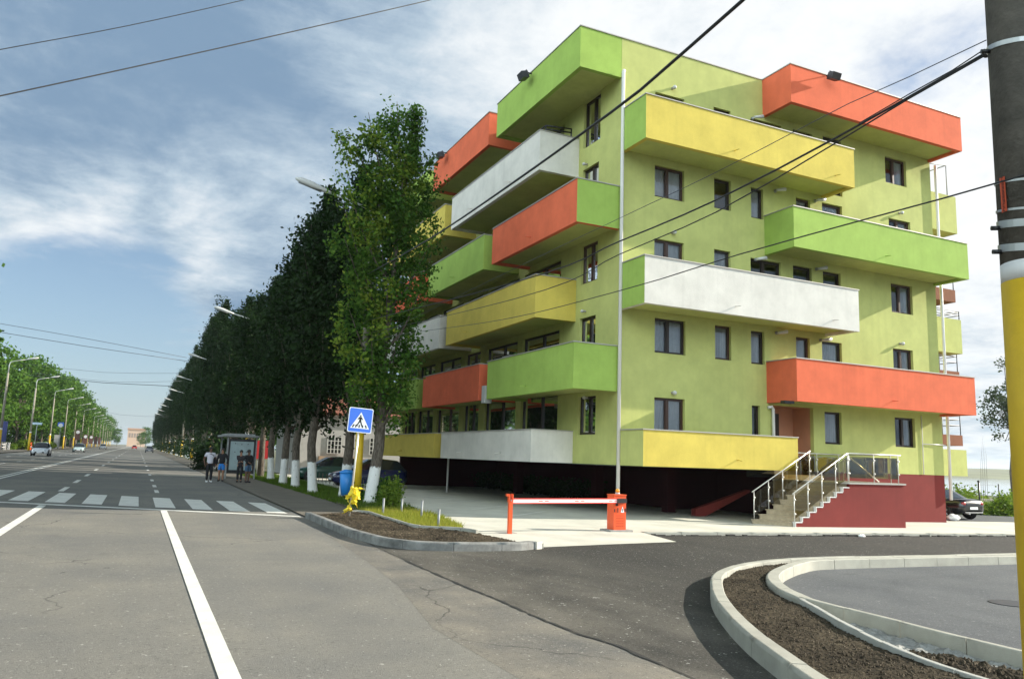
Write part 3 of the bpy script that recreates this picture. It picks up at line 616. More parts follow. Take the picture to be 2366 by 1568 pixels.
# street side; odd floors start at the corner, even floors one bay further back
eO = YR+7.027; s1, eE = YR+2.908, YR+12.075
balcony('L', YR+.003, eO, ZB[5], ZT[5], pL, 'g','g','g', True, (), 'green roof box at the street corner')
balcony('L', 29.95, 37.1, ZB[5], ZT[5], pL, 'r','r','r', True, (), 'red roof box on the street side')
balcony('L', 38.0, 45.2, ZB[5], ZT[5], pL, 'g','g','g', True)
balcony('L', YR+.003, eO, ZB[3], ZT[3], pL, 'r','g','r', False, (25.5,), 'red balcony with one green end at the corner')
balcony('L', 30.0, 37.1, ZB[3], ZT[3], pL, 'g','g','g', False, (33.4,)); balcony('L', 38.0, 45.4, ZB[3], ZT[3], pL, 'r','r','r', False, (41,))
balcony('L', YR+.003, eO, ZB[1], ZT[1], pL, 'g','g','g', False, (25.5,)); balcony('L', 29.95, 37.1, ZB[1], ZT[1], pL, 'r','r','r', False, (33.4,)); balcony('L', 38.2, 45.4, ZB[1], ZT[1], pL, 'g','g','g')
for f, a, b in ((4,'w','y'),(2,'y','w'),(0,'w','y')):
    balcony('L', s1, eE, ZB[f], ZT[f], pL, a, a, a, False, (27.5,31.5)); balcony('L', 35.1, 44.9, ZB[f], ZT[f], pL, b, b, b, False, (40,))
# far (east) side balconies seen past the corner
def ebal(y0, y1, zb, zt, pr, m, rail=0):
    mb = MB(); pbox(mb,'E',y0,y1,-pr,-.001,zb,zt); b = bpart(mb, 'balcony', m)
    if rail:
        mb = MB(); ys_ = [y0+.05+(y1-y0-.1)*k/3 for k in range(4)]
        pt = lambda y, d, z: (XE+d, y, z)
        for k in (.5, .8, 1.0): mb.tube([pt(y0+.05,.05,zt+rail*k),pt(y0+.05,pr-.05,zt+rail*k),pt(y1-.05,pr-.05,zt+rail*k)], .02, 6)
        for x in (.05, pr*.5, pr-.05): mb.tube([pt(y0+.05,x,zt),pt(y0+.05,x,zt+rail)], .022, 6)
        for y in ys_: mb.tube([pt(y,pr-.05,zt),pt(y,pr-.05,zt+rail)], .022, 6)
        bpart(mb, 'railing', M['galv'], b)
ebal(22.65,27.5,12.42,14.15,2.45,M['lime']); ebal(22.65,27.5,6.93,8.45,2.38,M['lime'],.4); ebal(22.65,27.5,1.60,2.72,2.3,M['lime'])
for z0, z1 in ((9.3,9.86),(5.62,6.16),(2.9,3.36)): ebal(22.9,28,z0,z1,2.45,M['brown'],.85)
mb = MB(); fr = lambda y, d, z: (XE+d, y, z)
for a, b in (((22.8,2.1,14.1),(22.8,2.1,15.65)),((22.8,.1,15.45),(22.8,2.1,15.65)),((22.8,2.1,15.65),(25.5,2.1,15.65)),((25.5,2.1,14.1),(25.5,2.1,15.65)),((22.8,.45,14.1),(22.8,.45,15.5))): mb.tube([fr(*a),fr(*b)], .025, 6)
for k in range(8): mb.tube([fr(22.8,.2,14.2+k*.18),fr(22.8,.45,14.2+k*.18)], .015, 6)
bpart(mb, 'awning_frame', M['galv'])
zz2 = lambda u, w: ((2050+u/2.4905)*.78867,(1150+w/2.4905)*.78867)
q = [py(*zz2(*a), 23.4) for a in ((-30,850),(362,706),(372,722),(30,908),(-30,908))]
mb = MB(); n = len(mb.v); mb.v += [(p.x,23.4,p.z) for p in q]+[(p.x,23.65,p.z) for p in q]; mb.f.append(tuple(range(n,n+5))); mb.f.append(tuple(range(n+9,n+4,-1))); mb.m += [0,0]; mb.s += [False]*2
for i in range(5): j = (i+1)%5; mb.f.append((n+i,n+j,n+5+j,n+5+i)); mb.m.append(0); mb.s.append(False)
bpart(mb, 'sloping_band', M['burgundy'])  # sloping burgundy band behind the stairs
# downpipes
mb = MB(); mb.tube([(XC+.02,YR-.13,15.35),(XC-.02,YR-.14,15.28),(XC-.02,YR-.14,15.1),(XC-.02,YR-.14,G(XC)+.08)], .062, 10)
bpart(mb, 'downpipe', M['pipe'], bld, 'tall white downpipe at the street corner')
mb = MB(); mb.tube([(XE+.22,YR-.1,15.0),(XE+.22,YR-.1,.62)], .06, 10); bpart(mb, 'downpipe', M['pipe'])
mb = MB(); mb.tube([(XC-.07,37.4,1.6),(XC-.07,37.4,G(XC)+.08)], .05, 8); bpart(mb, 'downpipe', M['pipe'])
mb = MB(); mb.tube([(28.95,YR-.03,1.63),(28.95,YR-.03,4.0)], .02, 6); mb.tube([(28.95,YR-.03,2.85),(30.3,YR-.06,2.86)], .02, 6); bpart(mb, 'thin_pipe', M['pipe'])
# wall lamps
def wlamp(p, pl, bulk=1):
    mb = MB(); P = MAPS[pl]
    a = p.x if pl == 'R' else p.y
    mb.tube([P(a,0,p.z),P(a,-.05,p.z)], .05*bulk, 10); mb.tube([P(a,-.05,p.z),P(a,-.13,p.z-.01)], [.03,.075*bulk], 10); mb.ball(P(a,-.15,p.z-.01), .075*bulk, 10, 6, 1)
    bpart(mb, 'wall_lamp', [M['coping'], M['lampwhite']])
for u, v in ((1553,205),(1553,538),(1553,907),(2077,493),(2079,794)): wlamp(py(u,v,YR),'R')
for u, v in ((1357,380),(1353,719),(1358,918)): wlamp(px(u,v,XC),'L',.8)
def spot(p):                                                # twin spot on an arm
    mb = MB(); mb.ball((p.x,YR-.03,p.z), .07, 8, 6); mb.tube([(p.x,YR-.03,p.z),(p.x+.1,YR-.28,p.z+.02)], .02, 6); mb.tube([(p.x-.1,YR-.22,p.z-.04),(p.x+.26,YR-.3,p.z+.04)], [.05,.075], 8, 1)
    bpart(mb, 'wall_lamp', [M['galv'], M['lampwhite']])
for u, v in ((1790,442),(1882,465),(1793,769),(1895,786),(1745,600),(1738,275),(1885,622)): spot(py(u,v,YR))
mb = MB(); p = py(1828,928,YB); mb.box((p.x-.2,YB+.1,ZB[1]-.1),(p.x+.25,YB+.3,ZB[1]-.002)); bpart(mb, 'ceiling_lamp', M['black'])
# floodlights on the roof boxes
def flood(pl, a, z):
    mb = MB(); P = MAPS[pl]; pr = pR if pl == 'R' else pL
    mb.tube([P(a,-pr,z+.18),P(a,-pr-.32,z+.2)], .025, 6)
    for s in (-.16,.16): mb.tube([P(a+s,-pr-.3,z+.2),P(a+s,-pr-.38,z-.05)], .02, 6)
    mb.tube([P(a-.16,-pr-.3,z+.2),P(a+.16,-pr-.3,z+.2)], .02, 6)
    q = [MAPS[pl](a+s*.21,-pr-.36-.13*c+.05*d,z-.12*d-.04*c) for s in (-1,1) for c in (-1,1) for d in (-1,1)]
    n = len(mb.v); mb.v += q
    for f in ((0,1,3,2),(4,6,7,5),(0,4,5,1),(2,3,7,6),(0,2,6,4),(1,5,7,3)): mb.f.append(tuple(n+i for i in f)); mb.m.append(0); mb.s.append(False)
    bpart(mb, 'floodlight', M['black'])
flood('R', 22.55, 16.42); flood('L', 25.87, 16.38); flood('L', 35.2, 16.38)
# air conditioners on balconies
def aircon(x, y, z):
    mb = MB(); mb.box((x-.14,y-.4,z),(x+.14,y+.4,z+.55)); mb.tube([(x-.14,y-.1,z+.28),(x-.155,y-.1,z+.28)], .21, 16, 1)
    for k in range(5): mb.box((x-.16,y-.38,z+.06+k*.1),(x-.141,y+.38,z+.075+k*.1))
    bpart(mb, 'air_conditioner', [M['lampwhite'], M['black']])
p = px(1190,805,13.6); aircon(13.9, 30.0, 5.45); 
mb = MB(); mb.box((XL-.0,29.3,3.9),(XL+.32,29.62,4.6)); bpart(mb, 'air_conditioner', M['lampwhite'])
mb = MB()                                                   # dark drying frame behind the top white balcony
for a, b in (((13.0,25.4,13.9),(13.0,25.4,14.35)),((14.0,25.2,13.9),(14.0,25.2,14.35)),((13.0,25.4,14.35),(14.0,25.2,14.35)),((13.0,25.4,14.35),(13.0,27,14.35)),((13.0,27,13.9),(13.0,27,14.35)),((13,25.4,14.2),(14,25.2,14.2))): mb.tube([a,b], .03, 6)
bpart(mb, 'railing', M['black'])

# ------------------------------------------------------------------ entrance stairs
g0 = G(20)+.08; NS = 9; top = 1.30; X0, X1, XT, Y0, Y1 = 19.28, 21.72, 24.38, 19.35, 20.53; SK = .60
st = empty('entrance_staircase', 'stone entrance stairs with burgundy side wall, landing and white railings with brown glass', 'staircase', (X0, Y0, g0))
SO = Vector(st.location)
def spart(mb, name, m, parent=st):
    o = mb.build(name, m)
    if parent is st: o.location = -SO
    o.parent = parent; return o
dx = (X1-X0)/(NS-1); rz = (top-g0)/NS
sx = lambda x, y: x-SK*(y-Y0)
mb = MB()
for k in range(NS-1):
    a, b, ya, yb = X0+k*dx, X0+(k+1)*dx, Y0+.13, Y1-.0008*k
    mb.prism([(sx(a,ya),ya),(sx(b,ya),ya),(sx(b,yb),yb),(sx(a,yb),yb)], -.5, g0+rz*(k+1)-.03)
    mb.prism([(sx(a-.03,ya),ya-.002),(sx(b,ya),ya-.002),(sx(b,yb),yb+.03),(sx(a-.03,yb),yb+.03)], g0+rz*(k+1)-.03, g0+rz*(k+1))
spart(mb, 'steps', M['step'])
pr = [(X0+.02,-.55)]
for k in range(NS-1): pr += [(X0+.02+k*dx, g0+rz*(k+1)-.03), (X0+.02+(k+1)*dx, g0+rz*(k+1)-.03)]
pr += [(X1+.02, top-.06),(XT, top-.06),(XT,-.55)]
mb = MB(); n = len(mb.v); m_ = len(pr)
for y in (Y0, Y0+.125): mb.v += [(a, y, b) for a, b in pr]
mb.f.append(tuple(range(n, n+m_))); mb.f.append(tuple(reversed(range(n+m_, n+2*m_)))); mb.m += [0,0]; mb.s += [False]*2
for i in range(m_):
    j = (i+1) % m_; mb.f.append((n+i, n+m_+i, n+m_+j, n+j)); mb.m.append(0); mb.s.append(False)
spart(mb, 'side_wall', M['burgundy'])
mb = MB(); mb.box((XT-.14,Y0+.126,-.55),(XT-.002,YR-.002,top-.062)); spart(mb, 'end_wall', M['burgundy'])
mb = MB()                                                   # pale nosing band along the stepped edge
for k in range(NS-1):
    x = X0+.02+k*dx; z = g0+rz*(k+1)
    mb.box((x-.03,Y0-.014,z-.03),(x+dx-.031,Y0+.127,z+.003)); mb.box((x-.03,Y0-.012,z-rz+.004),(x-.006,Y0+.1,z-.031))
spart(mb, 'nosing', M['pipe'])
lp = [(X1-.02,Y0-.04),(XT+.05,Y0-.04),(XT+.05,YR-.004),(20.9,YR-.004),(sx(X1-.02,Y1),Y1)]
mb = MB(); mb.prism(lp, top-.055, top); spart(mb, 'landing', M['coping'])
mb = MB(); mb.prism([(X1+.03,Y0+.14),(XT-.15,Y0+.14),(XT-.15,YR-.01),(20.95,YR-.01),(sx(X1+.03,Y1),Y1-.01)], -.5, top-.06); spart(mb, 'landing_block', M['step'])
mb = MB(); mb.box((21.02,YR-.45,top+.002),(22.99,YR-.003,top+.17)); mb.box((21.02,YR+.004,top+.17),(22.98,YR+1.04,top+.345)); spart(mb, 'door_step', M['step'])
def railing(path, posts, glass, name='railing', hh=.97):
    """path: list of base points; rail above it, posts at given fractions, glass between"""
    P = [Vector(p) for p in path]; L = [0]
    for a, b in zip(P, P[1:]): L.append(L[-1]+(b-a).length)
    def at(s):
        for i in range(len(P)-1):
            if s <= L[i+1]+1e-6: return P[i].lerp(P[i+1], (s-L[i])/(L[i+1]-L[i]))
    mb = MB(); mb.tube([p+Vector((0,0,hh)) for p in P], .021, 8)
    r = spart(mb, name, M['rail'])
    pp = [at(s*L[-1]) for s in posts]
    for p in pp:
        mb = MB(); mb.tube([p, p+Vector((0,0,hh))], .0165, 8)
        for z in (.3,.75): mb.ball((p.x,p.y-.025,p.z+z), .038, 8, 6)
        spart(mb, 'post', M['rail'], r)
    for a, b in zip(pp, pp[1:]):
        if not glass: break
        mb = MB(); d = (b-a)*.06
        mb.face([a+d+Vector((0,0,.14)), b-d+Vector((0,0,.14)), b-d+Vector((0,0,hh-.1)), a+d+Vector((0,0,hh-.1))]); spart(mb, 'glass_panel', M['railglass'], r)
    return r
railing([(X0-.05,Y0+.06,g0+rz*.4),(X1+.02,Y0+.06,top)], [.03,.27,.52,.77,1], True)
railing([(X1+.06,Y0+.06,top),(XT-.06,Y0+.06,top),(XT-.06,YR-.1,top)], [0,.235,.47,.58,.99], True)
railing([(sx(X0-.05,Y1-.03),Y1-.03,g0+rz*.4),(sx(X1+.15,Y1-.03),Y1-.03,top+.05)], [.03,.27,.51,.75,.98], True)
railing([(X1+.3,YR-.08,top),(XT-.1,YR-.08,top)], [0,.45,.95], True)
mb = MB(); mb.tube([(22.3,20.0,top+.96),(23.9,20.0,top+.03)], .03, 8); spart(mb, 'brace', M['rail'])

# ------------------------------------------------------------------ foliage
def leaf_obj(name, cen, size, m, rng, parent=None, flat=.0, jitter=.35, kind=None):
    n = len(cen); a = rng.normal(size=(n,3)); a[:,2] *= (1-flat*.5); a /= np.linalg.norm(a,axis=1)[:,None]
    b = np.cross(a, rng.normal(size=(n,3))); b /= np.linalg.norm(b,axis=1)[:,None]
    s = size*(1+jitter*rng.uniform(-1,1,n))[:,None]
    v = np.stack([cen-a*s, cen+b*s*.62, cen+a*s, cen-b*s*.62], 1).reshape(-1,3)
    me = bpy.data.meshes.new(name); me.vertices.add(4*n); me.vertices.foreach_set('co', v.astype('f').ravel())
    me.loops.add(4*n); me.loops.foreach_set('vertex_index', np.arange(4*n, dtype='i'))
    me.polygons.add(n); me.polygons.foreach_set('loop_start', np.arange(0, 4*n, 4, dtype='i'))
    ms = m if isinstance(m, (list,tuple)) else [m]
    for q_ in ms: me.materials.append(q_)
    me.update(calc_edges=True); me.validate()
    o = bpy.data.objects.new(name, me); C.objects.link(o)
    if parent: o.parent = parent
    if kind: o['kind'] = kind
    return o
def poplar(label, loc, H, cb, R, nl, ls, seed, m, bark, group, limbs=26, tr=.2, sig=.3, env=None, yl=0, lean=(0,0), tips=None):
    rng = np.random.default_rng(seed)
    t = empty('poplar_tree', label, 'tree', loc, 0, group)
    mb = MB(); wob = rng.normal(size=(7,2))*.10; wob[0] = 0
    tp = lambda h: np.array([np.interp(h/H, np.linspace(0,1,7), wob[:,0])+lean[0]*h/H, np.interp(h/H, np.linspace(0,1,7), wob[:,1])+lean[1]*h/H, h])
    hs = [-.1, .0, .25, 1, 2, 3.5, .35*H, .5*H, .65*H, .8*H, .95*H]
    mb.tube([tp(h) for h in hs], [tr*1.35, tr*1.25, tr*1.06, tr, tr*.95, tr*.86, tr*.74, tr*.55, tr*.38, tr*.22, tr*.06], 10)
    env = env or (lambda f: np.interp(f, [0,.1,.25,.45,.62,.78,.9,1], [.45,.75,.95,1,.86,.6,.36,.14]))
    if tips: limbs = len(tips)
    cen = []; per = nl//limbs
    for k in range(limbs):
        h0 = cb+(.76*H-cb)*((k+.5)/limbs)**.92*rng.uniform(.8,1.08); an = k*2.4+rng.uniform(-.5,.5)
        h1 = min(H*(.99-.09*rng.random()**2*(3 if k % 3 else .3)), h0+rng.uniform(.15,.36)*H); fr = (h1-cb)/(H-cb); r = R*float(env(max(.1,min(.97,fr*.94))))*rng.uniform(.62,1.18)
        d = np.array([math.cos(an), math.sin(an), 0]); p0 = tp(h0)
        if tips:
            tv, h0 = tips[k]; p0 = tp(h0); h1 = tv[2]; dd = np.array([tv[0]-p0[0], tv[1]-p0[1], 0]); r = max(.05, float(np.linalg.norm(dd))); d = dd/r
        P = lambda s: p0+d*r*s**.65+np.array([0,0,(h1-h0)*s])+np.array([math.sin(s*5+k),math.cos(s*4+k),0])*.06
        if k % 2 == 0 or h0 < .5*H: mb.tube([P(s) for s in (0,.2,.45,.7,1)], [tr*.34*(1-h0/H)+.02, tr*.24*(1-h0/H)+.016, .03, .02, .008], 5, cap=False)
        nc = 8
        for c in range(nc):
            s = .18+.86*(c+rng.uniform(-.3,.5))/nc; cc = P(min(1.05,max(.1,s)))+rng.normal(size=3)*.22*R/1.7
            n_ = max(4, int(per/nc*rng.uniform(.5,1.5))); sg = sig*rng.uniform(.7,1.25)
            cen.append(cc+rng.normal(size=(n_,3))*np.array([sg,sg,sg*1.15]))
    n_ = int(nl*.12); hh = rng.uniform(.6*H,H*.99,n_); rr = np.array([tp(h) for h in hh]); cen.append(rr+rng.normal(size=(n_,3))*np.array([.3,.3,.2])*(1.25-hh/H)[:,None]*2)
    mb.build('trunk', bark, t)
    cen = np.concatenate(cen)
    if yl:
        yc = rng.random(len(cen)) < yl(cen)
        leaf_obj('crown', cen[~yc], ls, m, rng, t); leaf_obj('crown', cen[yc], ls, M['poplary'], rng, t)['label'] = 'yellow leaves in patches'
    else: leaf_obj('crown', cen, ls, m, rng, t)
    return t
GP = 'poplars in a row along the pavement'
def env1(f): return np.interp(f, [0,.12,.3,.42,.55,.75,.9,1], [.45,.62,.5,.75,1,.9,.6,.25])
p = gp(853,1162,.04)
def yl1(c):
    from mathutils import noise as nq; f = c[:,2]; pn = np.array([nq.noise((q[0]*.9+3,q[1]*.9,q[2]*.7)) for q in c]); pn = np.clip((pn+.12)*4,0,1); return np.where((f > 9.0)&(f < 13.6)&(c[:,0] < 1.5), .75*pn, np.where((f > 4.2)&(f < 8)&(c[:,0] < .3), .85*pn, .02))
tips1 = []; Rt = random.Random(12)
for u, v in ((920,236),(905,262),(850,258),(868,290),(958,292),(985,335),(818,312),(838,345),(800,395),(890,330),(935,350),(1008,420),(795,470),(870,420),(960,440),(1012,520),(792,545),(905,470),(840,500),(1000,590),(815,600),(940,560),(880,560),(960,650),(845,690),(805,700),(930,720),(858,770),(952,790),(815,800),(938,835),(835,870),(900,640)):
    t_ = py(u, v, p.y+Rt.uniform(-1.1,1.1)); t_ = (t_.x-p.x, t_.y-p.y, t_.z-G(p.x)-.03); tips1.append((t_, max(2.6, min(11.5, t_[2]*.93-Rt.uniform(1.6,3.4)))))
T1 = poplar('tall poplar with yellow leaves beside the pedestrian crossing sign, nearest of the row', (p.x,p.y,G(p.x)+.03), 15.3, 3.2, 1.75, 26000, .074, 4, M['poplar'], M['barkw'], GP, 19, .20, .20, env1, yl1, (.95,0), tips1)
near = [(787,1148,13.7),(722,1138,13.5),(682,1125,13.9),(653,1118,12.7),(625,1108,12.1),(601,1102,13.0)]
nl = ['second poplar, its whitewashed trunk behind the blue bin','third poplar, thick whitewashed trunk left of the dark blue car','fourth poplar of the row, trunk ragged at the foot','fifth poplar of the row, pale whitewashed trunk','sixth poplar, whitewashed trunk next to the brown one','poplar with unpainted brown trunk beside the bus shelter']
rows = []
protos = []
for i, (u, v, H) in enumerate(near):
    p = gp(u, v, .04)
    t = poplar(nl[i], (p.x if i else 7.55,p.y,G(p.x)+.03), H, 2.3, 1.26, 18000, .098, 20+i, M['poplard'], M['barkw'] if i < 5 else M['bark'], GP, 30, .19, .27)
    protos.append(t); ylast = p.y
RR = random.Random(31); yy = ylast+4.5; k = 0
while yy < 420:
    x = 7.3+RR.uniform(-.35,.35)
    far = yy > 95
    lb = 'poplar far down the receding right-hand row, one of those beyond the street bend of shade' if far else None
    if not far: lb = ['poplar rising behind the bus shelter roof','poplar just beyond the bus shelter','poplar beyond the second yellow lamp post','poplar of the dark row left of the bus shelter','poplar in the dark row above the standing woman','poplar in the dark row behind the white trunks left of the shelter','poplar in the dark row past the round black bush','poplar where the dark row starts to sink away','poplar at the near end of the distant part of the dark row','poplar deep in the dark row before it blurs together','poplar last to stand clear in the dark row'][min(k,10)]
    else: lb = 'dark poplar far down the right-hand row, one of the distant ones merging together'
    c = clone(protos[k % 6 if not far else 1+k % 4], (x, yy, G(x)+.03), RR.uniform(0,6.28), lb, GP if not far else 'distant poplars of the right-hand row')
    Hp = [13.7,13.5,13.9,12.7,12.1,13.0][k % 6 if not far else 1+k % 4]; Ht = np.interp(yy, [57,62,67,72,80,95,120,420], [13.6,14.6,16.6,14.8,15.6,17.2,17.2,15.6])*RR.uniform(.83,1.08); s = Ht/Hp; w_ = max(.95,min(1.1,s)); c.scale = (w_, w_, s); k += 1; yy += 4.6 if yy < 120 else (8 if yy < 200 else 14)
def broadtree(label, loc, H, R, nl, ls, seed, m, group, cb=.22):
    rng = np.random.default_rng(seed); t = empty('broadleaf_tree', label, 'tree', loc, 0, group)
    mb = MB(); mb.tube([(0,0,-.1),(0,0,.5),(.1,.05,H*.3),(0,.1,H*.55),(.05,0,H*.8)], [.3,.25,.2,.13,.04], 8)
    cen = []; K = 46
    for k in range(K):
        z = H*(cb+(1-cb)*rng.uniform(0,.97)); f = (z/H-cb)/(1-cb); r = R*math.sqrt(max(.05,1-(abs(f-.42)/.62)**2))*math.sqrt(rng.uniform(.1,1)); an = rng.uniform(0,2*PI)
        c = np.array([r*math.cos(an), r*math.sin(an), z])
        if k % 4 == 0: mb.tube([(0,.05,z*.55),(c[0]*.5,c[1]*.5,z*.85),tuple(c)], [.08,.05,.02], 5, cap=False)
        n_ = int(nl/K*rng.uniform(.5,1.5)); cen.append(c+rng.normal(size=(n_,3))*np.array([.85,.85,.7])*R/4.2)
    mb.build('trunk', M['bark'], t); leaf_obj('crown', np.concatenate(cen), ls, m, rng, t)
    return t
bp = [broadtree('', (0,0,-500-10*i), 19, 4.3, 3400, .34, 60+i, M['broad'], None) for i in range(4)]
RR = random.Random(8); k = 0; first = [False]*4
GL = 'green trees along the far left pavement'
def put_left(x, y, s, lb):
    global k
    i = k % 4; k += 1
    if not first[i]:
        o = bp[i]; first[i] = True; o.location = (x,y,G(x)+.1); o.rotation_euler.z = RR.uniform(0,6); o['label'] = lb; o['group'] = GL
    else: o = clone(bp[i], (x,y,G(x)+.1), RR.uniform(0,6), lb, GL)
    s *= .93; o.scale = (s*RR.uniform(.95,1.15), s*RR.uniform(.95,1.15), s)
nears = [(-21.5,148,.92,'tall green tree cut off by the left edge of the view'),(-23,160,.86,'green tree behind the leftmost lamp post'),(-20.5,172,.98,'green tree behind the white roadside pillar'),(-20.5,186,1.0,'green tree just right of the white roadside pillar'),(-20,199,1.02,'green tree behind the white and blue hanging sign')]
for x, y, s, l in nears: put_left(x, y, s, l)
y = 211
while y < 640:
    put_left(-19.5+RR.uniform(-1.2,1.2), y, RR.uniform(.93,1.12), 'green tree in the left row, one of the far ones blending into each other'); y += 11 if y < 330 else 19
y = 150
while y < 420:
    put_left(-29+RR.uniform(-2,2), y, RR.uniform(.85,1.0), 'green tree standing in the second line behind the left row'); y += 17
y = -14  # unseen trees added across the street to darken the low western sky
while y < 98:
    put_left(-20.5+RR.uniform(-1,1), y, RR.uniform(1.0,1.15), 'unseen green tree added across the street to block low western sky'); y += 10
RNG = np.random.default_rng(5)
n_ = 9000; yv = RNG.uniform(120,420,n_); cen = np.stack([-24.5+RNG.normal(size=n_)*1.4, yv, .5+np.abs(RNG.normal(size=n_))*1.5+.7*np.sin(yv*.7)], 1)
tag(leaf_obj('undergrowth', cen, .4, M['poplard'], RNG), 'dark undergrowth beneath the left row of trees', 'bushes', None, 'stuff')
y = 66  # unseen trees added to throw shade over the poplar row
while y < 300:
    put_left(17+RR.uniform(-2,3), y, RR.uniform(.74,.86), 'unseen tree added behind the dark poplar row to shade it'); y += 15
n_ = 7000; yv = RNG.uniform(31.5,57,n_); cen = np.stack([9.7+RNG.normal(size=n_)*.28, yv, np.abs(RNG.uniform(0,1,n_))*(.85+.12*np.sin(yv*3))], 1)  # added hedge hides the bright forecourt in place of shade
shade_hedge = empty('hedge', 'added dark low hedge standing in for shade behind the whitewashed trunks', 'hedge', (9.7,44,G(9.7)))
cen[:,1] -= 44; leaf_obj('leaves', cen, .085, M['poplard'], RNG, shade_hedge)
mb = MB()
for i in range(26): mb.tube([(0,-12.3+i,-.05),(.05,-12.2+i,.6)], .02, 5)
mb.build('stems', M['bark'], shade_hedge)
yv = 72+RNG.uniform(0,1,7000)**1.4*330; cen = np.stack([7.2+RNG.normal(size=7000)*.6, yv, .1+np.abs(RNG.normal(size=7000))*1.3+.5*(1+np.sin(yv*.5))], 1)
tag(leaf_obj('undergrowth', cen, .22, M['poplard'], RNG), 'dark suckers and bushes round the feet of the distant right-hand poplars', 'bushes', None, 'stuff')
def shrub(name, label, loc, rx, ry, h, n, ls, m, seed, group=None, stem=True):
    rng = np.random.default_rng(seed); t = empty(name, label, 'shrub', loc, 0, group); cen = []
    mb = MB()
    for k in range(14):
        an = rng.uniform(0,2*PI); r = math.sqrt(rng.random()); c = np.array([rx*r*math.cos(an), ry*r*math.sin(an), h*rng.uniform(.15,.95)*(1-.35*r)])
        mb.tube([(c[0]*.3,c[1]*.3,-.05),(c[0]*.7,c[1]*.7,c[2]*.6),tuple(c)], [.02,.014,.005], 5, cap=False)
        cen.append(c+rng.normal(size=(n//14,3))*np.array([rx*.28,ry*.28,h*.17]))
    cen = np.concatenate(cen); cen[:,2] = np.abs(cen[:,2])
    mb.build('stems', M['bark'], t); leaf_obj('leaves', cen, ls, m, rng, t); return t
p = gp(905,1176,.05)
shrub('shrub', 'rounded green and yellow shrub at the edge of the car park beside the first poplar', (p.x,p.y,G(p.x)+.04), .28, .28, 1.0, 2000, .042, [M['poplary']], 3)
shrub('shrub', 'low dark shrub between the first poplar and the yellow-green one', (7.9,28.4,G(8)), .6, .5, 1.0, 1800, .06, [M['poplar']], 4)
GS = 'shrubs on the bank by the lake'
for i, (x, y, rx, h, l) in enumerate([(36.5,29.5,1.3,1.7,'leafy green shrub behind the black car roof'),(38.9,28.2,1.2,1.3,'low bright green shrub just behind the boot of the black car'),(40.5,29,1.4,1.45,'yellowish green shrub by the thin fence post'),(42.6,28.2,1.3,1.15,'low shrub near the yellow pole at the driveway edge'),(44.8,28.5,1.5,1.3,'green shrub half hidden by the yellow pole'),(39.5,32.5,2.0,1.7,'taller shrub on the bank in front of the lake'),(43.5,33,2,1.5,'shrub on the lake bank right of the fence post'),(36,33,2,2.0,'tall shrub between the building corner and the lake')]):
    shrub('shrub', l, (x,y,G(x)), rx, 1.0, h, 1700, .085, [M['shrub']], 40+i, GS)
# tree beyond the lake shore, right
rng = np.random.default_rng(77); p = py(2318,1000,60)
t = empty('shore_tree', 'dark sparse tree with a leaning bare trunk between the building and the yellow pole', 'tree', (93.0,60,-1.0))
mb = MB(); mb.tube([(1.2,0,0),(1.0,0,3),(1.6,0,6.2),(1.4,0,9),(.4,0,12)], [.25,.2,.16,.12,.04], 7); cen = []
for k in range(34):
    c = np.array([rng.normal()*1.6+.9, rng.normal()*1.2, 10.8+rng.normal()*1.8]); mb.tube([(1.4,0,8.2),(c[0]*.6+.5,c[1]*.5,c[2]-.6),tuple(c)], [.06,.04,.015], 5, cap=False); cen.append(c+rng.normal(size=(70,3))*.42)
mb.build('trunk', M['bark'], t); leaf_obj('crown', np.concatenate(cen), .17, [M['willow']], rng, t)
# thin dry stalk and fence on the bank
mb = MB()
for i in range(4): mb.tube([(66.2+i*.3,45,-.6),(66.4+i*.25,45,2.5),(66.9+i*.12,45,5.0-i*.5)], [.016,.012,.004], 5)
tag(mb.build('dry_stalks', M['bark']), 'thin bare stalks standing in front of the lake', 'plant')
fe = empty('wire_fence', 'dark fence of thin posts on the bank before the lake', 'fence', (44,34,-.5))
for k in range(7):
    mb = MB(); mb.tube([(-5+k*2.6,k*.3,-.1),(-5+k*2.6,k*.3,1.55)], .04, 6); mb.build('fence_post', M['black'], fe)
mb = MB()
for z in (.5,1.0,1.45): mb.tube([(-5,0,z),(10.6,1.8,z)], .008, 4)
mb.build('wire', M['black'], fe)
mb = MB(); c = py(2265,1165,27.6); mb.tube([(c.x,27.6,-.5),(c.x-.05,27.6,c.z+1.15)], .045, 7); mb.ball((c.x-.05,27.6,c.z+1.2), .07, 8, 6); tag(mb.build('fence_post', M['black']), 'single dark post standing in the shrubs behind the black car', 'post')
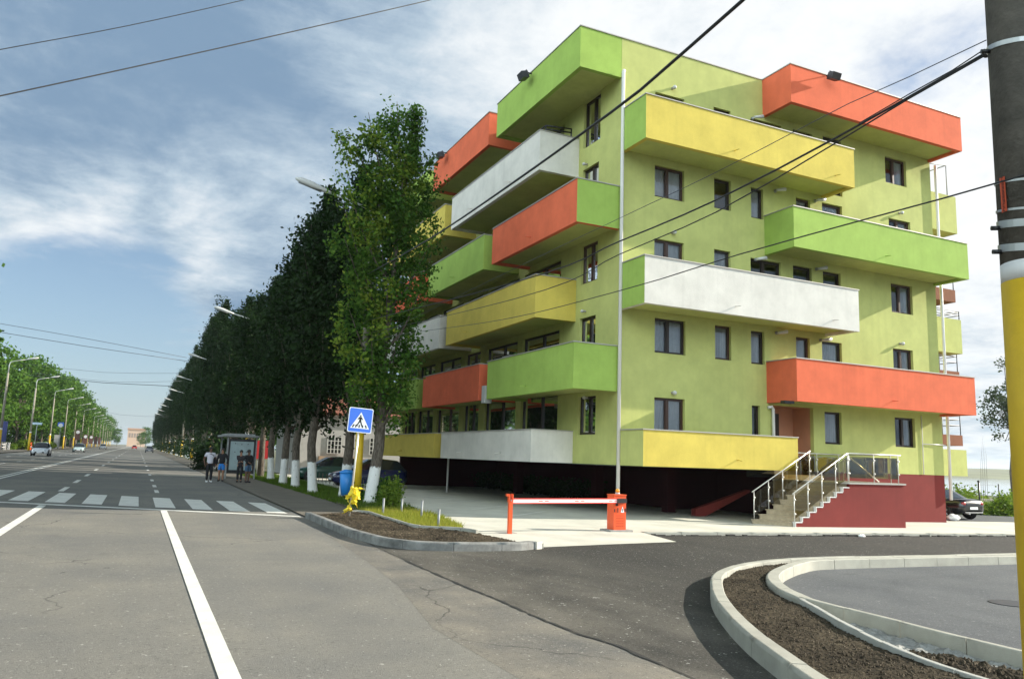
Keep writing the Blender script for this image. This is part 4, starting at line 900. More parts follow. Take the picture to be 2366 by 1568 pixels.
# grass
def grass(name, poly, n, hgt, wid, m, seed, label):
    rng = np.random.default_rng(seed); x0 = min(p[0] for p in poly); x1 = max(p[0] for p in poly); y0 = min(p[1] for p in poly); y1 = max(p[1] for p in poly)
    P = []
    while len(P) < n:
        x, y = rng.uniform(x0,x1), rng.uniform(y0,y1)
        if inside(x, y, poly): P.append((x,y,G(x)+.03))
    P = np.array(P); an = rng.uniform(0,2*PI,n); h = hgt*rng.uniform(.4,1.2,n); w = wid*rng.uniform(.6,1.3,n)
    d = np.stack([np.cos(an),np.sin(an),0*an],1); ln = rng.normal(size=(n,3))*.35*h[:,None]; ln[:,2] = h
    v = np.stack([P-d*w[:,None], P+d*w[:,None], P+ln],1).reshape(-1,3)
    me = bpy.data.meshes.new(name); me.vertices.add(3*n); me.vertices.foreach_set('co', v.astype('f').ravel()); me.loops.add(3*n); me.loops.foreach_set('vertex_index', np.arange(3*n,dtype='i'))
    me.polygons.add(n); me.polygons.foreach_set('loop_start', np.arange(0,3*n,3,dtype='i')); me.materials.append(m); me.update(calc_edges=True)
    o = bpy.data.objects.new(name, me); C.objects.link(o); tag(o, label, 'grass', None, 'stuff')
sheet('grass_soil', [(6.12,18.2),(6.5,17.95),(7.1,17.55),(7.5,18.6),(8.15,22),(8.2,26),(8.9,28),(6.4,28),(6.14,22.7)], .06, M['groundm'])
grass('dry_grass', [(6.15,18.3),(6.55,18.0),(7.1,17.65),(7.5,18.6),(8.1,22),(8.1,25),(6.2,24)], 9000, .17, .012, M['grassy'], 6, 'sunlit yellow green grass round the small metal stakes')
grass('verge_grass', [(6.3,23),(8.2,24),(8.9,28),(9.1,70),(6.45,70),(6.4,28)], 26000, .16, .016, M['grass'], 7, 'dark green grass strip at the foot of the poplars')
grass('bank_grass', [(36.5,28.6),(60,26.9),(60,40),(36.5,40)], 22000, .4, .03, M['shrub'], 8, 'bright overgrown grass on the bank by the lake')

# ------------------------------------------------------------------ street lamps
def lamp(label, x, y, side, group, H=11.0):
    t = empty('street_lamp', label, 'lamp', (x,y,G(x)), 0, group)
    mb = MB(); mb.tube([(0,0,-.1),(0,0,2.75)], [.165,.15], 12); mb.build('painted_base', M['yellowpaint'], t)
    mb = MB(); mb.tube([(0,0,2.75),(0,0,2.95)], [.151,.149], 12, 1); mb.tube([(0,0,2.95),(0,0,H-1.4)], [.149,.105], 12, 0); mb.build('pole', [M['polegrey'], M['polewhite']], t)
    mb = MB(); mb.tube([(0,0,H-1.9),(0,0,H-.4),(side*.12,0,H-.05),(side*.5,0,H+.1),(side*1.7,0,H+.38)], [.06,.055,.05,.045,.04], 8); mb.build('arm', M['tin'], t)
    mb = MB(); a = Vector((side*1.6,0,H+.36)); b = Vector((side*3.0,0,H+.72)); d = (b-a)
    mb.tube([a, a+d*.2, a+d*.55, a+d*.85, b], [.045,.08,.13,.12,.035], 10); mb.tube([a+d*.3+Vector((0,0,-.06)), a+d*.9+Vector((0,0,-.05))], [.08,.09], 8, 1)
    mb.build('lamp_head', [M['lampwhite'], M['galv']], t); return t
GR = 'street lamps of the right-hand row'; GLm = 'street lamps of the left-hand row'
l0 = lamp('yellow based street lamp next to the pedestrian crossing sign, its head above the dark poplars', 7.34, 28.6, -1, GR)
rl = ['street lamp with white curved arm sticking out of the poplars, second from the crossing','third street lamp in the right row, head peeping from the dark trees','fourth street lamp in the right row']
for i, y in enumerate([59,91,121,150,180,210,240,270]): clone(l0, (7.0,y,G(7)), 0, rl[i] if i < 3 else 'small distant street lamp at the far end of the right row', GR)
l1 = lamp('leftmost street lamp, its arm reaching over the road at the left edge', -15.0, 112, 1, GLm)
ll = ['left street lamp beside the white hatchback','left street lamp with the blue and white hanging sign','left street lamp right of the green and silver car','fifth lamp of the left row','sixth lamp of the left row']
for i, y in enumerate([141,171,202,232,262,292,322,352,382,412,442,472,502,532]): clone(l1, (-15.0,y,G(-15)), 0, ll[i] if i < 5 else 'tiny yellow based street lamp near the vanishing end of the left row', GLm)

# ------------------------------------------------------------------ foreground utility pole and overhead cables
PC = Vector((4.64,2.76,0)); PC.z = G(4.64)+.12
po = empty('utility_pole', 'big weathered concrete utility pole with yellow painted lower half at the right edge', 'pole', PC)
def pr_(z): return .215-.0125*z
def pax(z): s_ = .045-.0205*z; return (.012*z+.54*s_, -.004*z-.84*s_, z)
mb = MB(); zy = 2.78
mb.tube([pax(-.3),pax(.6),pax(1.6),pax(zy)], [pr_(z)+.002 for z in (-.3,.6,1.6,zy)], 40); mb.build('painted_base', M['yellowpaint'], po)
mb = MB(); mb.tube([pax(zy),pax(zy+.11)], [pr_(zy)+.001,pr_(zy+.11)+.001], 40, 1); mb.tube([pax(z) for z in (zy+.11,4,5.5,8.6)], [pr_(z) for z in (zy+.11,4,5.5,8.6)], 40); mb.build('shaft', [M['polecon'], M['polewhite']], po)
for z, w in ((2.985,.045),(3.13,.045),(4.265,.03),(3.215,.014),(3.39,.014)):
    mb = MB(); r = pr_(z); n = 32; tl = .035
    ring = lambda a, rr, dz: (pax(z)[0]+rr*math.cos(a), pax(z)[1]+rr*math.sin(a), z+dz+tl*math.sin(a+.6))
    for k in range(n):
        a, b = 2*PI*k/n, 2*PI*(k+1)/n
        mb.face([ring(a,r+.006,-w/2),ring(b,r+.006,-w/2),ring(b,r+.006,w/2),ring(a,r+.006,w/2)], sm=True)
        mb.face([ring(a,r-.004,w/2),ring(a,r+.006,w/2),ring(b,r+.006,w/2),ring(b,r-.004,w/2)]); mb.face([ring(a,r-.004,-w/2),ring(b,r-.004,-w/2),ring(b,r+.006,-w/2),ring(a,r+.006,-w/2)])
    if w > .02: mb.tube([ring(2.53,r,-.02), ring(2.53,r+.05,-.02)], .014, 8, 1)
    mb.build('steel_strap', [M['strap'], M['black']], po)
# narrow red number plate strapped to the pole
vdir = Vector((-PC.x,-PC.y,0)).normalized(); side_ = Vector((vdir.y,-vdir.x,0))
def onpole(s, z, o=.012): r = pr_(z)+o; th = s/r; a = math.atan2(vdir.y, vdir.x)+th; return Vector((pax(z)[0]+r*math.cos(a), pax(z)[1]+r*math.sin(a), z))
mb = MB(); s0, s1 = -.168, -.128
for k in range(8):
    z0 = 3.19+.215*k/8; z1 = 3.19+.215*(k+1)/8; mb.face([onpole(s0,z0),onpole(s1,z0),onpole(s1,z1),onpole(s0,z1)])
    # dark characters stacked down the plate: ring and bar strokes
    zc = (z0+z1)/2; h = .011; sm_ = (s0+s1)/2
    for a, b, c, d in ((-.008,.008,h-.004,h),(-.008,.008,-h,-h+.004),(-.008,-.004,-h,h)) if k in (0,1,7) else ((-.008,.008,h-.004,h),(-.008,.008,-.002,.002),(-.008,.008,-h,-h+.004),(.004,.008,-h,h)):
        mb.face([onpole(sm_+a,zc+c,.014),onpole(sm_+b,zc+c,.014),onpole(sm_+b,zc+d,.014),onpole(sm_+a,zc+d,.014)], 1)
mb.build('number_plate', [M['redplate'], M['ink']], po)
q_ = py(2279,124,3.0)-PC; mb = MB(); mb.tube([q_+Vector((.12,-.05,-.01)), q_], .014, 8); mb.ball(q_, .028, 8, 6); mb.build('cable_clamp', M['black'], po)
mb = MB(); mb.face([onpole(-.02,1.42,.004),onpole(.04,1.42,.004),onpole(.04,1.5,.004),onpole(-.02,1.5,.004)]); mb.build('orange_sticker', M['redplate'], po)
def cable(label, pts, r, m=None, group=None, step=.6):
    q = crom([tuple(p) for p in pts], step); mb = MB(); mb.tube(q, r*.68, 6, cap=True); o = mb.build('overhead_cable', m or M['cable']); tag(o, label, 'cable', group); return o
GC = 'overhead cables'
clampP = py(2276,124,3.0)
def between(a, b, mids):                                    # points on the vertical plane through a and b, seen at the given spots
    out = [Vector(a)]
    n = Vector((b[1]-a[1], a[0]-b[0], 0)).normalized(); e = Vector((0,0,EYE))
    for u, v in mids:
        d = ray(u, v); t = (Vector(a)-e).dot(n)/d.dot(n); out.append(e+d*t)
    return out+[Vector(b)]
E1 = py(842,742,28.5); E2 = py(842,772,28.5); E3 = py(842,638,28.5)
cable('thick black cable from the pole clamp sloping across the facade', between(clampP, E1, [(1940,314),(1655,462),(1430,558),(1190,652)]), .013, None, GC)
cable('second cable just below the thick one from the pole clamp', between(clampP+Vector((0,0,-.012)), E2, [(2100,228),(1940,325),(1655,490),(1430,588),(1190,690)]), .009, None, GC)
cable('short slack cable hanging beside the pole clamp', between(clampP+Vector((0,0,.03)), E1, [(2200,163),(2100,218),(1985,285)])[:4], .006, None, GC)
cable('thinnest grey cable across the upper facade', between(py(2279,93,3.0), py(842,790,28.5), [(2100,178),(1960,240),(1655,398),(1430,505),(1190,620)]), .005, M['cablegrey'], GC)
cable('heavy black cable crossing the green roof corner from the top of the picture', between(ray(1900,-170)*6.2+Vector((0,0,EYE)), E3, [(1715,2),(1590,112),(1480,208),(1340,312),(1200,412),(1050,515),(962,570)]), .027, None, GC)
cable('thin cable passing in front of the pole and the green balcony', between(ray(2480,372)*4.0+Vector((0,0,EYE)), py(842,792,28.5), [(2366,405),(2180,458),(1980,512),(1700,590),(1430,672),(1150,740),(930,772)]), .0075, None, GC)
cable('upper black cable across the sky at top left', [py(-150,146,17),py(0,115,17.4),py(290,61,18.2),py(565,0,19),py(700,-35,19.5)], .014, None, GC)
cable('lower black cable across the sky at top left', [py(-150,252,15),py(0,222,15.4),py(500,113,17),py(1000,-1,19),py(1150,-42,19.5)], .019, None, GC)
for (a, b, c, y, r, l) in (((-60,737),(200,782),(432,826),75,.05,'upper of the two grey cables over the far street'),((-60,757),(200,800),(432,834),75,.06,'lower of the two grey cables over the far street'),((40,838),(240,860),(425,862),118,.05,'faint cable between the distant lamp posts'),((60,866),(240,884),(402,892),100,.085,'dark cable sagging across the far street'),((80,862),(260,882),(420,880),125,.05,'thin faint cable behind the dark sagging one'),((150,930),(280,958),(390,962),200,.06,'lowest distant cable above the far cars')):
    cable(l, [py(*a,y),py(*b,y),py(*c,y)], r*.55, M['cablegrey'], GC, 4)

# ------------------------------------------------------------------ crossing sign with its tied bags, bin, stakes
b0 = gp(803,1200,.1); b0 = Vector((5.28,21.24,G(5.28)+.08)); tp_ = Vector((5.44,21.24,2.93)); ax = (tp_-b0).normalized()
sg = empty('crossing_sign', 'blue square pedestrian crossing sign on a thin leaning post', 'road sign', b0)
mb = MB(); mb.tube([(0,0,-.2), tp_-b0], .026, 10); mb.build('post', M['rail'], sg)
e1 = Vector((1,0,-.06)).normalized(); e1 = (e1-ax*e1.dot(ax)).normalized(); e2 = ax; nn = e1.cross(e2); ctr = Vector((5.425,21.20,2.61))-b0
nn = nn if nn.y < 0 else -nn
def splate(mb, pts, d, m):
    q = [ctr+e1*x+e2*y+nn*d for x, y in pts]; mb.face(q, m)
def sprism(mb, pts, d0, d1, m):
    n = len(mb.v); k = len(pts); mb.v += [tuple(ctr+e1*x+e2*y+nn*d0) for x, y in pts]+[tuple(ctr+e1*x+e2*y+nn*d1) for x, y in pts]
    mb.f.append(tuple(range(n,n+k))); mb.f.append(tuple(range(n+2*k-1,n+k-1,-1))); mb.m += [m]*2; mb.s += [False]*2
    for i in range(k): j = (i+1)%k; mb.f.append((n+i,n+j,n+k+j,n+k+i)); mb.m.append(m); mb.s.append(False)
H_ = .335; c_ = .03
rc = [(H_-c_,-H_),(H_,-H_+c_),(H_,H_-c_),(H_-c_,H_),(-H_+c_,H_),(-H_,H_-c_),(-H_,-H_+c_),(-H_+c_,-H_)]
mb = MB(); sprism(mb, rc, .0, .012, 1); i_ = .94; splate(mb, [(x*i_,y*i_) for x, y in rc], .0135, 0)
splate(mb, [(0,.22),(-.265,-.225),(.265,-.225)], .0150, 1)
def stroke(mb, a, b, w0, w1=None):
    a, b = Vector(a), Vector(b); w1 = w1 or w0; t = (b-a).normalized(); n = Vector((-t.y,t.x)); q = [a-n*w0, b-n*w1, b+n*w1, a+n*w0]; splate(mb, [(p.x,p.y) for p in q], .0165, 2)
splate(mb, [(-.005+.024*math.cos(i*PI/5), .118+.024*math.sin(i*PI/5)) for i in range(10)], .0165, 2)
stroke(mb,(-.005,.09),(-.005,-.03),.034,.028); stroke(mb,(-.03,.075),(-.075,.02),.013,.011); stroke(mb,(.02,.075),(.06,.015),.013,.011)
stroke(mb,(-.012,-.02),(-.09,-.155),.02,.015); stroke(mb,(.004,-.02),(.055,-.155),.02,.015); stroke(mb,(-.09,-.155),(-.055,-.16),.01); stroke(mb,(.05,-.155),(.09,-.16),.01)
for x0, x1 in ((-.205,-.155),(-.115,-.10),(-.02,-.016),(.075,.07),(.185,.15)): stroke(mb,(x0,-.2),(x1,-.125),.018)
mb.build('sign_board', [M['signblue'], M['signwhite'], M['signblack']], sg)
def plastic(label, o, lobes, seed):
    R = random.Random(seed); mb = MB()
    for dx, dz, w, th in lobes:                            # crumpled flap: a twisted double strip
        n = 9; rows_ = []
        for i in range(n):
            t = i/(n-1); c = Vector((o[0]+dx*t+R.uniform(-.02,.02), o[1]-.03+R.uniform(-.03,.03)-.06*math.sin(t*PI), o[2]+dz*t+R.uniform(-.015,.015))); wd_ = w*(.25+1.2*math.sin(min(1,t*1.15+.1)*PI*.8)); a = th+t*1.4+R.uniform(-.3,.3)
            s = Vector((math.cos(a)*.8, math.sin(a)*.6, .35*math.sin(a*1.7))); rows_.append([c+s*wd_*k+Vector((0,R.uniform(-.02,.02)-.05*(1-abs(k)),R.uniform(-.01,.01))) for k in (-1,-.5,0,.5,1)])
        for i in range(n-1):
            for j in range(4): mb.face([rows_[i][j],rows_[i][j+1],rows_[i+1][j+1],rows_[i+1][j]], sm=False)
    mb.ball((o[0],o[1],o[2]), .05, 8, 6); tag(mb.build('plastic_bag', M['bag']), label, 'bag', 'yellow plastic tied to the sign post')
at_ = lambda z: b0+ax*((z-b0.z)/ax.z)
q = at_(.80); plastic('larger yellow plastic bag tied to the sign post at knee height', (q.x,q.y,q.z), [(.16,-.52,.10,.2),(.06,-.42,.12,1.2),(-.1,-.3,.08,2.0),(.33,-.04,.05,.4),(.2,-.3,.09,2.4)], 3)
q = at_(.30); plastic('smaller yellow plastic scrap tied low on the sign post', (q.x-.03,q.y,q.z), [(-.16,-.1,.09,.3),(-.1,.30,.05,1.0),(-.1,-.16,.1,1.9),(.05,-.12,.07,.8)], 9)
bp_ = gp(800,1150,.06); t = empty('litter_bin', 'bright blue plastic litter bin in front of the second poplar', 'bin', (bp_.x-.25,bp_.y-1.0,G(7)+.03))
mb = MB(); mb.tube([(0,0,.18),(0,0,.5),(0,0,1.0)], [.20,.25,.29], 16); mb.build('bin_body', M['binblue'], t)
mb = MB(); mb.tube([(0,0,1.0),(0,0,1.05)], [.31,.31], 16); mb.tube([(0,0,1.05),(0,0,1.13)], [.30,.12], 16); mb.build('rim', M['binblue'], t)
mb = MB(); mb.tube([(.3,.05,0),(.3,.05,1.15)], .025, 6); mb.tube([(.3,.05,.9),(.2,0,.9)], .02, 6); mb.build('post', M['galv'], t)
GS2 = 'short metal stakes in the grass'
for i, (u, v, l, h) in enumerate([(884,1190,'metal stake nearest the yellow-green shrub',.48),(927,1185,'metal stake at the back of the grass, by the pavement',.42),(973,1198,'metal stake in the middle of the sunlit grass',.5),(1012,1218,'metal stake nearest the red and white barrier',.44)]):
    p = gp(u,v,.06); mb = MB(); mb.tube([(0,0,-.1),(.01,0,h)], .032, 8); mb.tube([(.01,0,h),(.01,0,h+.012)], .036, 8); o = mb.build('metal_stake', M['galv']); o.location = (p.x,p.y,G(p.x)+.05); tag(o, l, 'stake', GS2)
a, b = gp(884,1190,.06), gp(927,1185,.06)
p = gp(1930/2.5,1160,.0)
# ------------------------------------------------------------------ car park barrier
B0 = gp(1424,1227,.07); P0 = gp(1168,1230,.07); gz = lambda p: G(p.x)+.062
ang = math.atan2(P0.y-B0.y, P0.x-B0.x)
bar = empty('parking_barrier', 'orange car park barrier with a lowered white boom edged in red', 'barrier', (B0.x,B0.y,gz(B0)))
hw, hd, hh = .185, .16, .88
mb = MB(); mb.obox((0,0,.03), .34,.26,.032); mb.build('base', M['plinth'], bar)
mb = MB(); mb.obox((0,0,.062+hh/2-.02), hw,hd,hh/2); mb.obox((0,0,.062+hh), hw+.012,hd+.012,.012)
for k in range(5):                                            # louvres on the lower half
    for j in range(4): mb.obox((-.09+j*.06,-hd-.002,.16+k*.065), .022,.003,.008, 0, 2)
mb.obox((-.10,-hd-.003,.72),.035,.004,.055,0,1); mb.obox((-.06,-hd-.003,.56),.02,.004,.06,.5,1); mb.obox((.16,-hd-.003,.56),.015,.004,.045,0,1); mb.obox((-.165,-hd-.003,.55),.012,.004,.04,0,1)
n = len(mb.v); mb.v += [(.02,-hd-.004,.50),(.13,-hd-.004,.50),(.075,-hd-.004,.66)]; mb.f.append((n,n+1,n+2)); mb.m.append(3); mb.s.append(False)
mb.obox((.075,-hd-.006,.56),.008,.002,.035,0,1)
mb.build('cabinet', [M['orange'], M['black'], mat('orange_shadow_gap', (.45,.05,.012), .6), M['signwhite']], bar)
mb = MB(); mb.tube([(.02,0,.95),(.02,0,1.0)], .06, 12, 1); mb.tube([(.02,0,1.0),(.02,0,1.07),(.02,0,1.10)], [.05,.05,.02], 12); mb.build('beacon', [M['amber'], M['lampwhite']], bar)
L_ = (P0-B0).length; dr = Vector((math.cos(ang), math.sin(ang), 0)); nr = Vector((dr.y,-dr.x,0)); nr = nr if nr.y < 0 else -nr
zb_ = .80; off = nr*(hd+.06)
mb = MB(); a = off+Vector((0,0,zb_)); mb.obox((off.x+.06*dr.x+.02,off.y,zb_), .16,.05,.055, ang); mb.tube([off*.6+Vector((0,0,zb_)), off+Vector((0,0,zb_))], .05, 10); mb.build('clamp', M['black'], bar)
mb = MB(); c = off+dr*(L_/2+.1)+Vector((0,0,zb_)); mb.obox(c, L_/2-.08, .025, .046, ang, 0); 
for s in (-1,1): mb.obox(c+Vector((0,0,s*.051)), L_/2-.08, .03, .010, ang, 1)
for k in range(3):
    cc = off+nr*.027+dr*(.32+k*(L_-.9)/2.3)+Vector((0,0,zb_)); 
    for e in (-.09,.09): mb.obox(cc+dr*e, .06,.002,.009, ang, 1)
mb.build('boom', [M['boomwhite'], M['boomred']], bar)
rp_ = empty('boom_rest_post', 'slim orange forked post carrying the free end of the barrier boom', 'post', (P0.x,P0.y,gz(P0)))
mb = MB(); mb.obox((0,0,.006),.22,.16,.012); mb.build('base_plate', M['plinth'], rp_)
q = (B0-P0)+off; oy_ = off.y
mb = MB(); mb.obox((0,oy_,.37),.045,.04,.37); mb.obox((-.005,oy_,.74),.055,.05,.012); mb.obox((-.045,oy_,.83),.012,.05,.09); mb.obox((.04,oy_,.83),.012,.05,.0001+.09); mb.obox((-.07,oy_,.89),.04,.045,.03)
mb.build('post', M['orange'], rp_)

# ------------------------------------------------------------------ bus shelter
SX0, SX1, SY0, SY1 = 4.75, 6.35, 48.8, 52.6; gz0 = G(5.5)+.03
sh = empty('bus_shelter', 'glass bus shelter with a pale poster panel and dark flat roof under the poplars', 'bus shelter', (SX0,SY0,gz0))
W_, D_ = SX1-SX0, SY1-SY0
mb = MB(); mb.box((-.25,-.25,2.42),(W_+.1,D_+.2,2.52)); mb.box((-.05,-.05,2.52),(W_-.1,D_,2.6)); mb.build('roof', M['galv'], sh)
for x, y in ((0,0),(W_,0),(W_,D_),(0,D_)): mb = MB(); mb.box((x-.04,y-.04,-.05),(x+.04,y+.04,2.42)); mb.build('post', M['galv'], sh)
mb = MB(); mb.box((.05,-.06,.3),(W_-.05,.06,2.3)); pan = mb.build('poster_case', M['black'], sh)
mb = MB(); mb.box((.15,-.075,.5),(W_-.15,-.061,2.15)); Rm = random.Random(2); mm = [mat('pale_poster', (.30,.38,.40), .3, var=.12, vscale=3), M['galv'], M['ink']]
for k in range(26):                                         # a street map: fine grey lines and dots
    x, z, l = Rm.uniform(.2,W_-.5), Rm.uniform(.6,2.05), Rm.uniform(.08,.35); a = Rm.choice((0,0,.5,1.2,-.6)); c = Vector((x,-.0765,z)); d = Vector((math.cos(a)*l,0,math.sin(a)*l*.6)); w = Vector((0,0,.006)); mb.face([c-w,c+d-w,c+d+w,c+w], 1)
for x, z in ((.4,2.0),(.75,1.95),(1.1,1.98),(.4,1.5),(1.05,1.5),(.7,1.2)): mb.box((x,-.079,z),(x+.04,-.0755,z+.06), 2)
mb.build('poster', mm, pan)
mb = MB(); mb.face([(W_,.1,.2),(W_,D_-.1,.2),(W_,D_-.1,2.3),(W_,.1,2.3)]); mb.build('glass_panel', M['shelterglass'], sh)
mb = MB(); mb.face([(.05,D_,.2),(W_-.05,D_,.2),(W_-.05,D_,2.3),(.05,D_,2.3)]); mb.build('glass_panel', M['shelterglass'], sh)
mb = MB(); mb.box((W_-.5,.4,.42),(W_-.1,D_-.4,.47)); mb.box((W_-.4,.5,0),(W_-.3,.6,.42)); mb.box((W_-.4,D_-.6,0),(W_-.3,D_-.5,.42)); mb.build('bench', M['galv'], sh)

# ------------------------------------------------------------------ people waiting for the bus
def skin(name, V, E, rad, m, parent, sub=1):
    me = bpy.data.meshes.new(name); me.from_pydata([tuple(v) for v in V], E, []); me.materials.append(m)
    o = bpy.data.objects.new(name, me); C.objects.link(o); o.parent = parent
    md = o.modifiers.new('Skin', 'SKIN'); md.use_smooth_shade = True
    for i, sv in enumerate(me.skin_vertices[0].data): sv.radius = rad[i] if isinstance(rad[i], tuple) else (rad[i], rad[i]); sv.use_root = (i == 0)
    s = o.modifiers.new('Sub', 'SUBSURF'); s.levels = sub; s.render_levels = sub
    return o
def person(label, loc, rz, H_, skinm, hands, feet, top, bottom, shoe, hairlen=.02, short=False, sleeve=True, bag=None):
    """hands: positions of left/right wrist; feet: ankle positions; local frame faces -y"""
    k = H_/1.75; t = empty('person', label, 'person', loc, rz, 'people waiting at the bus stop')
    V = [(0,0,.96),(0,.01,1.12),(0,0,1.32),(0,.005,1.45),(0,-.005,1.53),(0,-.015,1.62),(0,-.01,1.70),(0,-.105,1.60)]; E = [(0,1),(1,2),(2,3),(3,4),(4,5),(5,6),(5,7)]
    rad = [(.15,.11),(.135,.10),(.165,.11),(.065,.06),(.06,.065),(.075,.095),(.06,.08),.016]; ex = []
    def add(v, r, pr): V.append(v); rad.append(r); E.append((pr, len(V)-1)); return len(V)-1
    J = {}
    for s, i in ((-1,0),(1,1)):
        hd = Vector(hands[i]); sh_ = add((s*.185,.01,1.40), .062, 2); J['s',i] = V[sh_]
        S = Vector(V[sh_]); mid = (S+hd)/2; dlen = (hd-S).length; bend = math.sqrt(max(.0004,(.29**2-(dlen/2)**2))) if dlen < .58 else .02
        el = mid+Vector((s*.5*bend, .85*bend, -.1*bend)); e = add(tuple(el), .043, sh_); J['e',i] = tuple(el); w = add(tuple(hd), .026, e)
        dv = (hd-el).normalized(); pm = add(tuple(hd+dv*.055), (.036,.018), w)
        for f in range(4):
            o_ = Vector((0.0,(f-1.5)*.019,0)); a = add(tuple(hd+dv*.105+o_), .0095, pm); add(tuple(hd+dv*(.145+.012*(1-abs(f-1.5)))+o_+Vector((-s*.012,-.004,0))), .0075, a)
        th = add(tuple(hd+dv*.05+Vector((-s*.012,-.036,0))), .0105, w); add(tuple(hd+dv*.09+Vector((-s*.018,-.05,0))), .0085, th)
    for s, i in ((-1,0),(1,1)):
        ft = Vector(feet[i]); h = add((s*.095,0,.90), .092, 0); kn = Vector((s*.095+(ft.x-s*.095)*.5, (ft.y)*.4-.03, .5)); K = add(tuple(kn), .06, h); cf = add(tuple(kn.lerp(ft,.4)+Vector((0,.02,0))), .055, K); A = add(tuple(ft), .038, cf); add((ft.x+s*.03, ft.y-.14, .03), .032, A)
        J['h',i] = V[h]; J['k',i] = tuple(kn); J['c',i] = V[cf]; J['f',i] = tuple(ft)
    body = skin('body', [Vector(v)*k for v in V], E, [(tuple(c*k for c in r) if isinstance(r, tuple) else r*k) for r in rad], skinm, t)
    sc = lambda L_: [Vector(v)*k for v in L_]
    # top garment
    v = [(0,0,.88),(0,.0,.98),(0,.01,1.14),(0,0,1.32),(0,.004,1.43)]; e = [(0,1),(1,2),(2,3),(3,4)]; r = [(.172,.132),(.17,.13),(.158,.12),(.185,.128),(.09,.085)]
    for i in (0,1):
        v += [J['s',i], tuple(Vector(J['s',i]).lerp(Vector(J['e',i]), .6))]; e += [(3,len(v)-2),(len(v)-2,len(v)-1)]; r += [.078,.068]
        if sleeve: v += [J['e',i], tuple(Vector(J['e',i]).lerp(Vector(hands[i]), .9))]; e += [(len(v)-3,len(v)-2),(len(v)-2,len(v)-1)]; r += [.056,.042]
    skin('top', sc(v), e, [(tuple(c*k for c in x) if isinstance(x, tuple) else x*k) for x in r], top, t)
    v = [(0,0,1.06),(0,0,.92)]; e = [(0,1)]; r = [(.15,.112),(.165,.125)]
    for i in (0,1):
        v += [J['h',i], tuple(Vector(J['h',i]).lerp(Vector(J['k',i]), .85))]; e += [(1,len(v)-2),(len(v)-2,len(v)-1)]; r += [.108,.092 if short else .078]
        if not short: v += [J['k',i], J['c',i], tuple(Vector(J['f',i])+Vector((0,0,.03)))]; n = len(v); e += [(n-4,n-3),(n-3,n-2),(n-2,n-1)]; r += [.075,.07,.06]
    skin('shorts' if short else 'trousers', sc(v), e, [(tuple(c*k for c in x) if isinstance(x, tuple) else x*k) for x in r], bottom, t)
    for i, s in ((0,-1),(1,1)):
        f = Vector(feet[i]); mb = MB(); mb.ball((f.x*k+s*.012,(f.y-.06)*k,.045), .06, 10, 6, 0, (.85,2.2,.75)); mb.ball((f.x*k,(f.y+.02)*k,.07), .055, 8, 6); mb.build('shoe', shoe, t)
    mb = MB(); mb.ball((0,.012*k,1.665*k), .104*k, 12, 8, 0, (.92,1.08,1.0)); mb.box((-.08*k,.03*k,(1.64-hairlen)*k),(.08*k,.1*k,1.66*k)); mb.build('hair', M['hair'], t)
    mb = MB()
    for s in (-1,1): mb.ball((s*.033*k,-.098*k,1.635*k), .011*k, 6, 5)
    mb.build('eyes', M['black'], t)
    if bag is not None: mb = MB(); mb.ball((bag[0]*k,bag[1]*k,bag[2]*k), .17*k, 12, 8, 0, (.8,.55,1.15)); mb.tube([(bag[0]*k,bag[1]*k,(bag[2]+.15)*k),(bag[0]*.4*k,-.12*k,1.35*k),(-.12*(1 if bag[0]>0 else -1)*k,-.05*k,1.44*k)], .014, 6); mb.build('shoulder_bag', M['clothk'], t)
    return t
def stand(u, v): p = gp(u, v, .02); return (p.x, p.y, G(p.x)+.03)
person('woman in a white short sleeved top, black trousers and white shoes at the kerb', stand(481,1114), .15, 1.76, M['skin2'], [(-.25,-.06,.88),(.27,.0,.90)], [(-.10,-.05,.08),(.10,0,.08)], M['shirtw'], M['clothk'], M['shoew'], .06, False, False, (.24,.06,.98))
person('person in a black jacket and bright blue shorts beside the shelter', stand(509,1112), -.3, 1.72, M['skin1'], [(-.24,-.06,.86),(.26,-.04,.88)], [(-.09,0,.08),(.10,-.02,.08)], M['clothk'], M['shortb'], M['clothk'], .02, True, True)
person('person in dark clothes with folded forearms in front of the poster panel', stand(552,1114), -.1, 1.66, M['skin1'], [(.06,-.24,1.12),(-.06,-.23,1.10)], [(-.10,0,.08),(.08,-.03,.08)], M['sleeve'], M['clothk'], M['clothk'], .01, False, True)
person('person in a dark jacket and denim shorts at the right edge of the poster', stand(570,1115), .5, 1.70, M['skin2'], [(-.12,-.22,1.06),(.24,-.02,.86)], [(-.12,-.06,.08),(.10,.02,.08)], M['clothk'], M['jean'], M['sleeve'], .02, True, True)

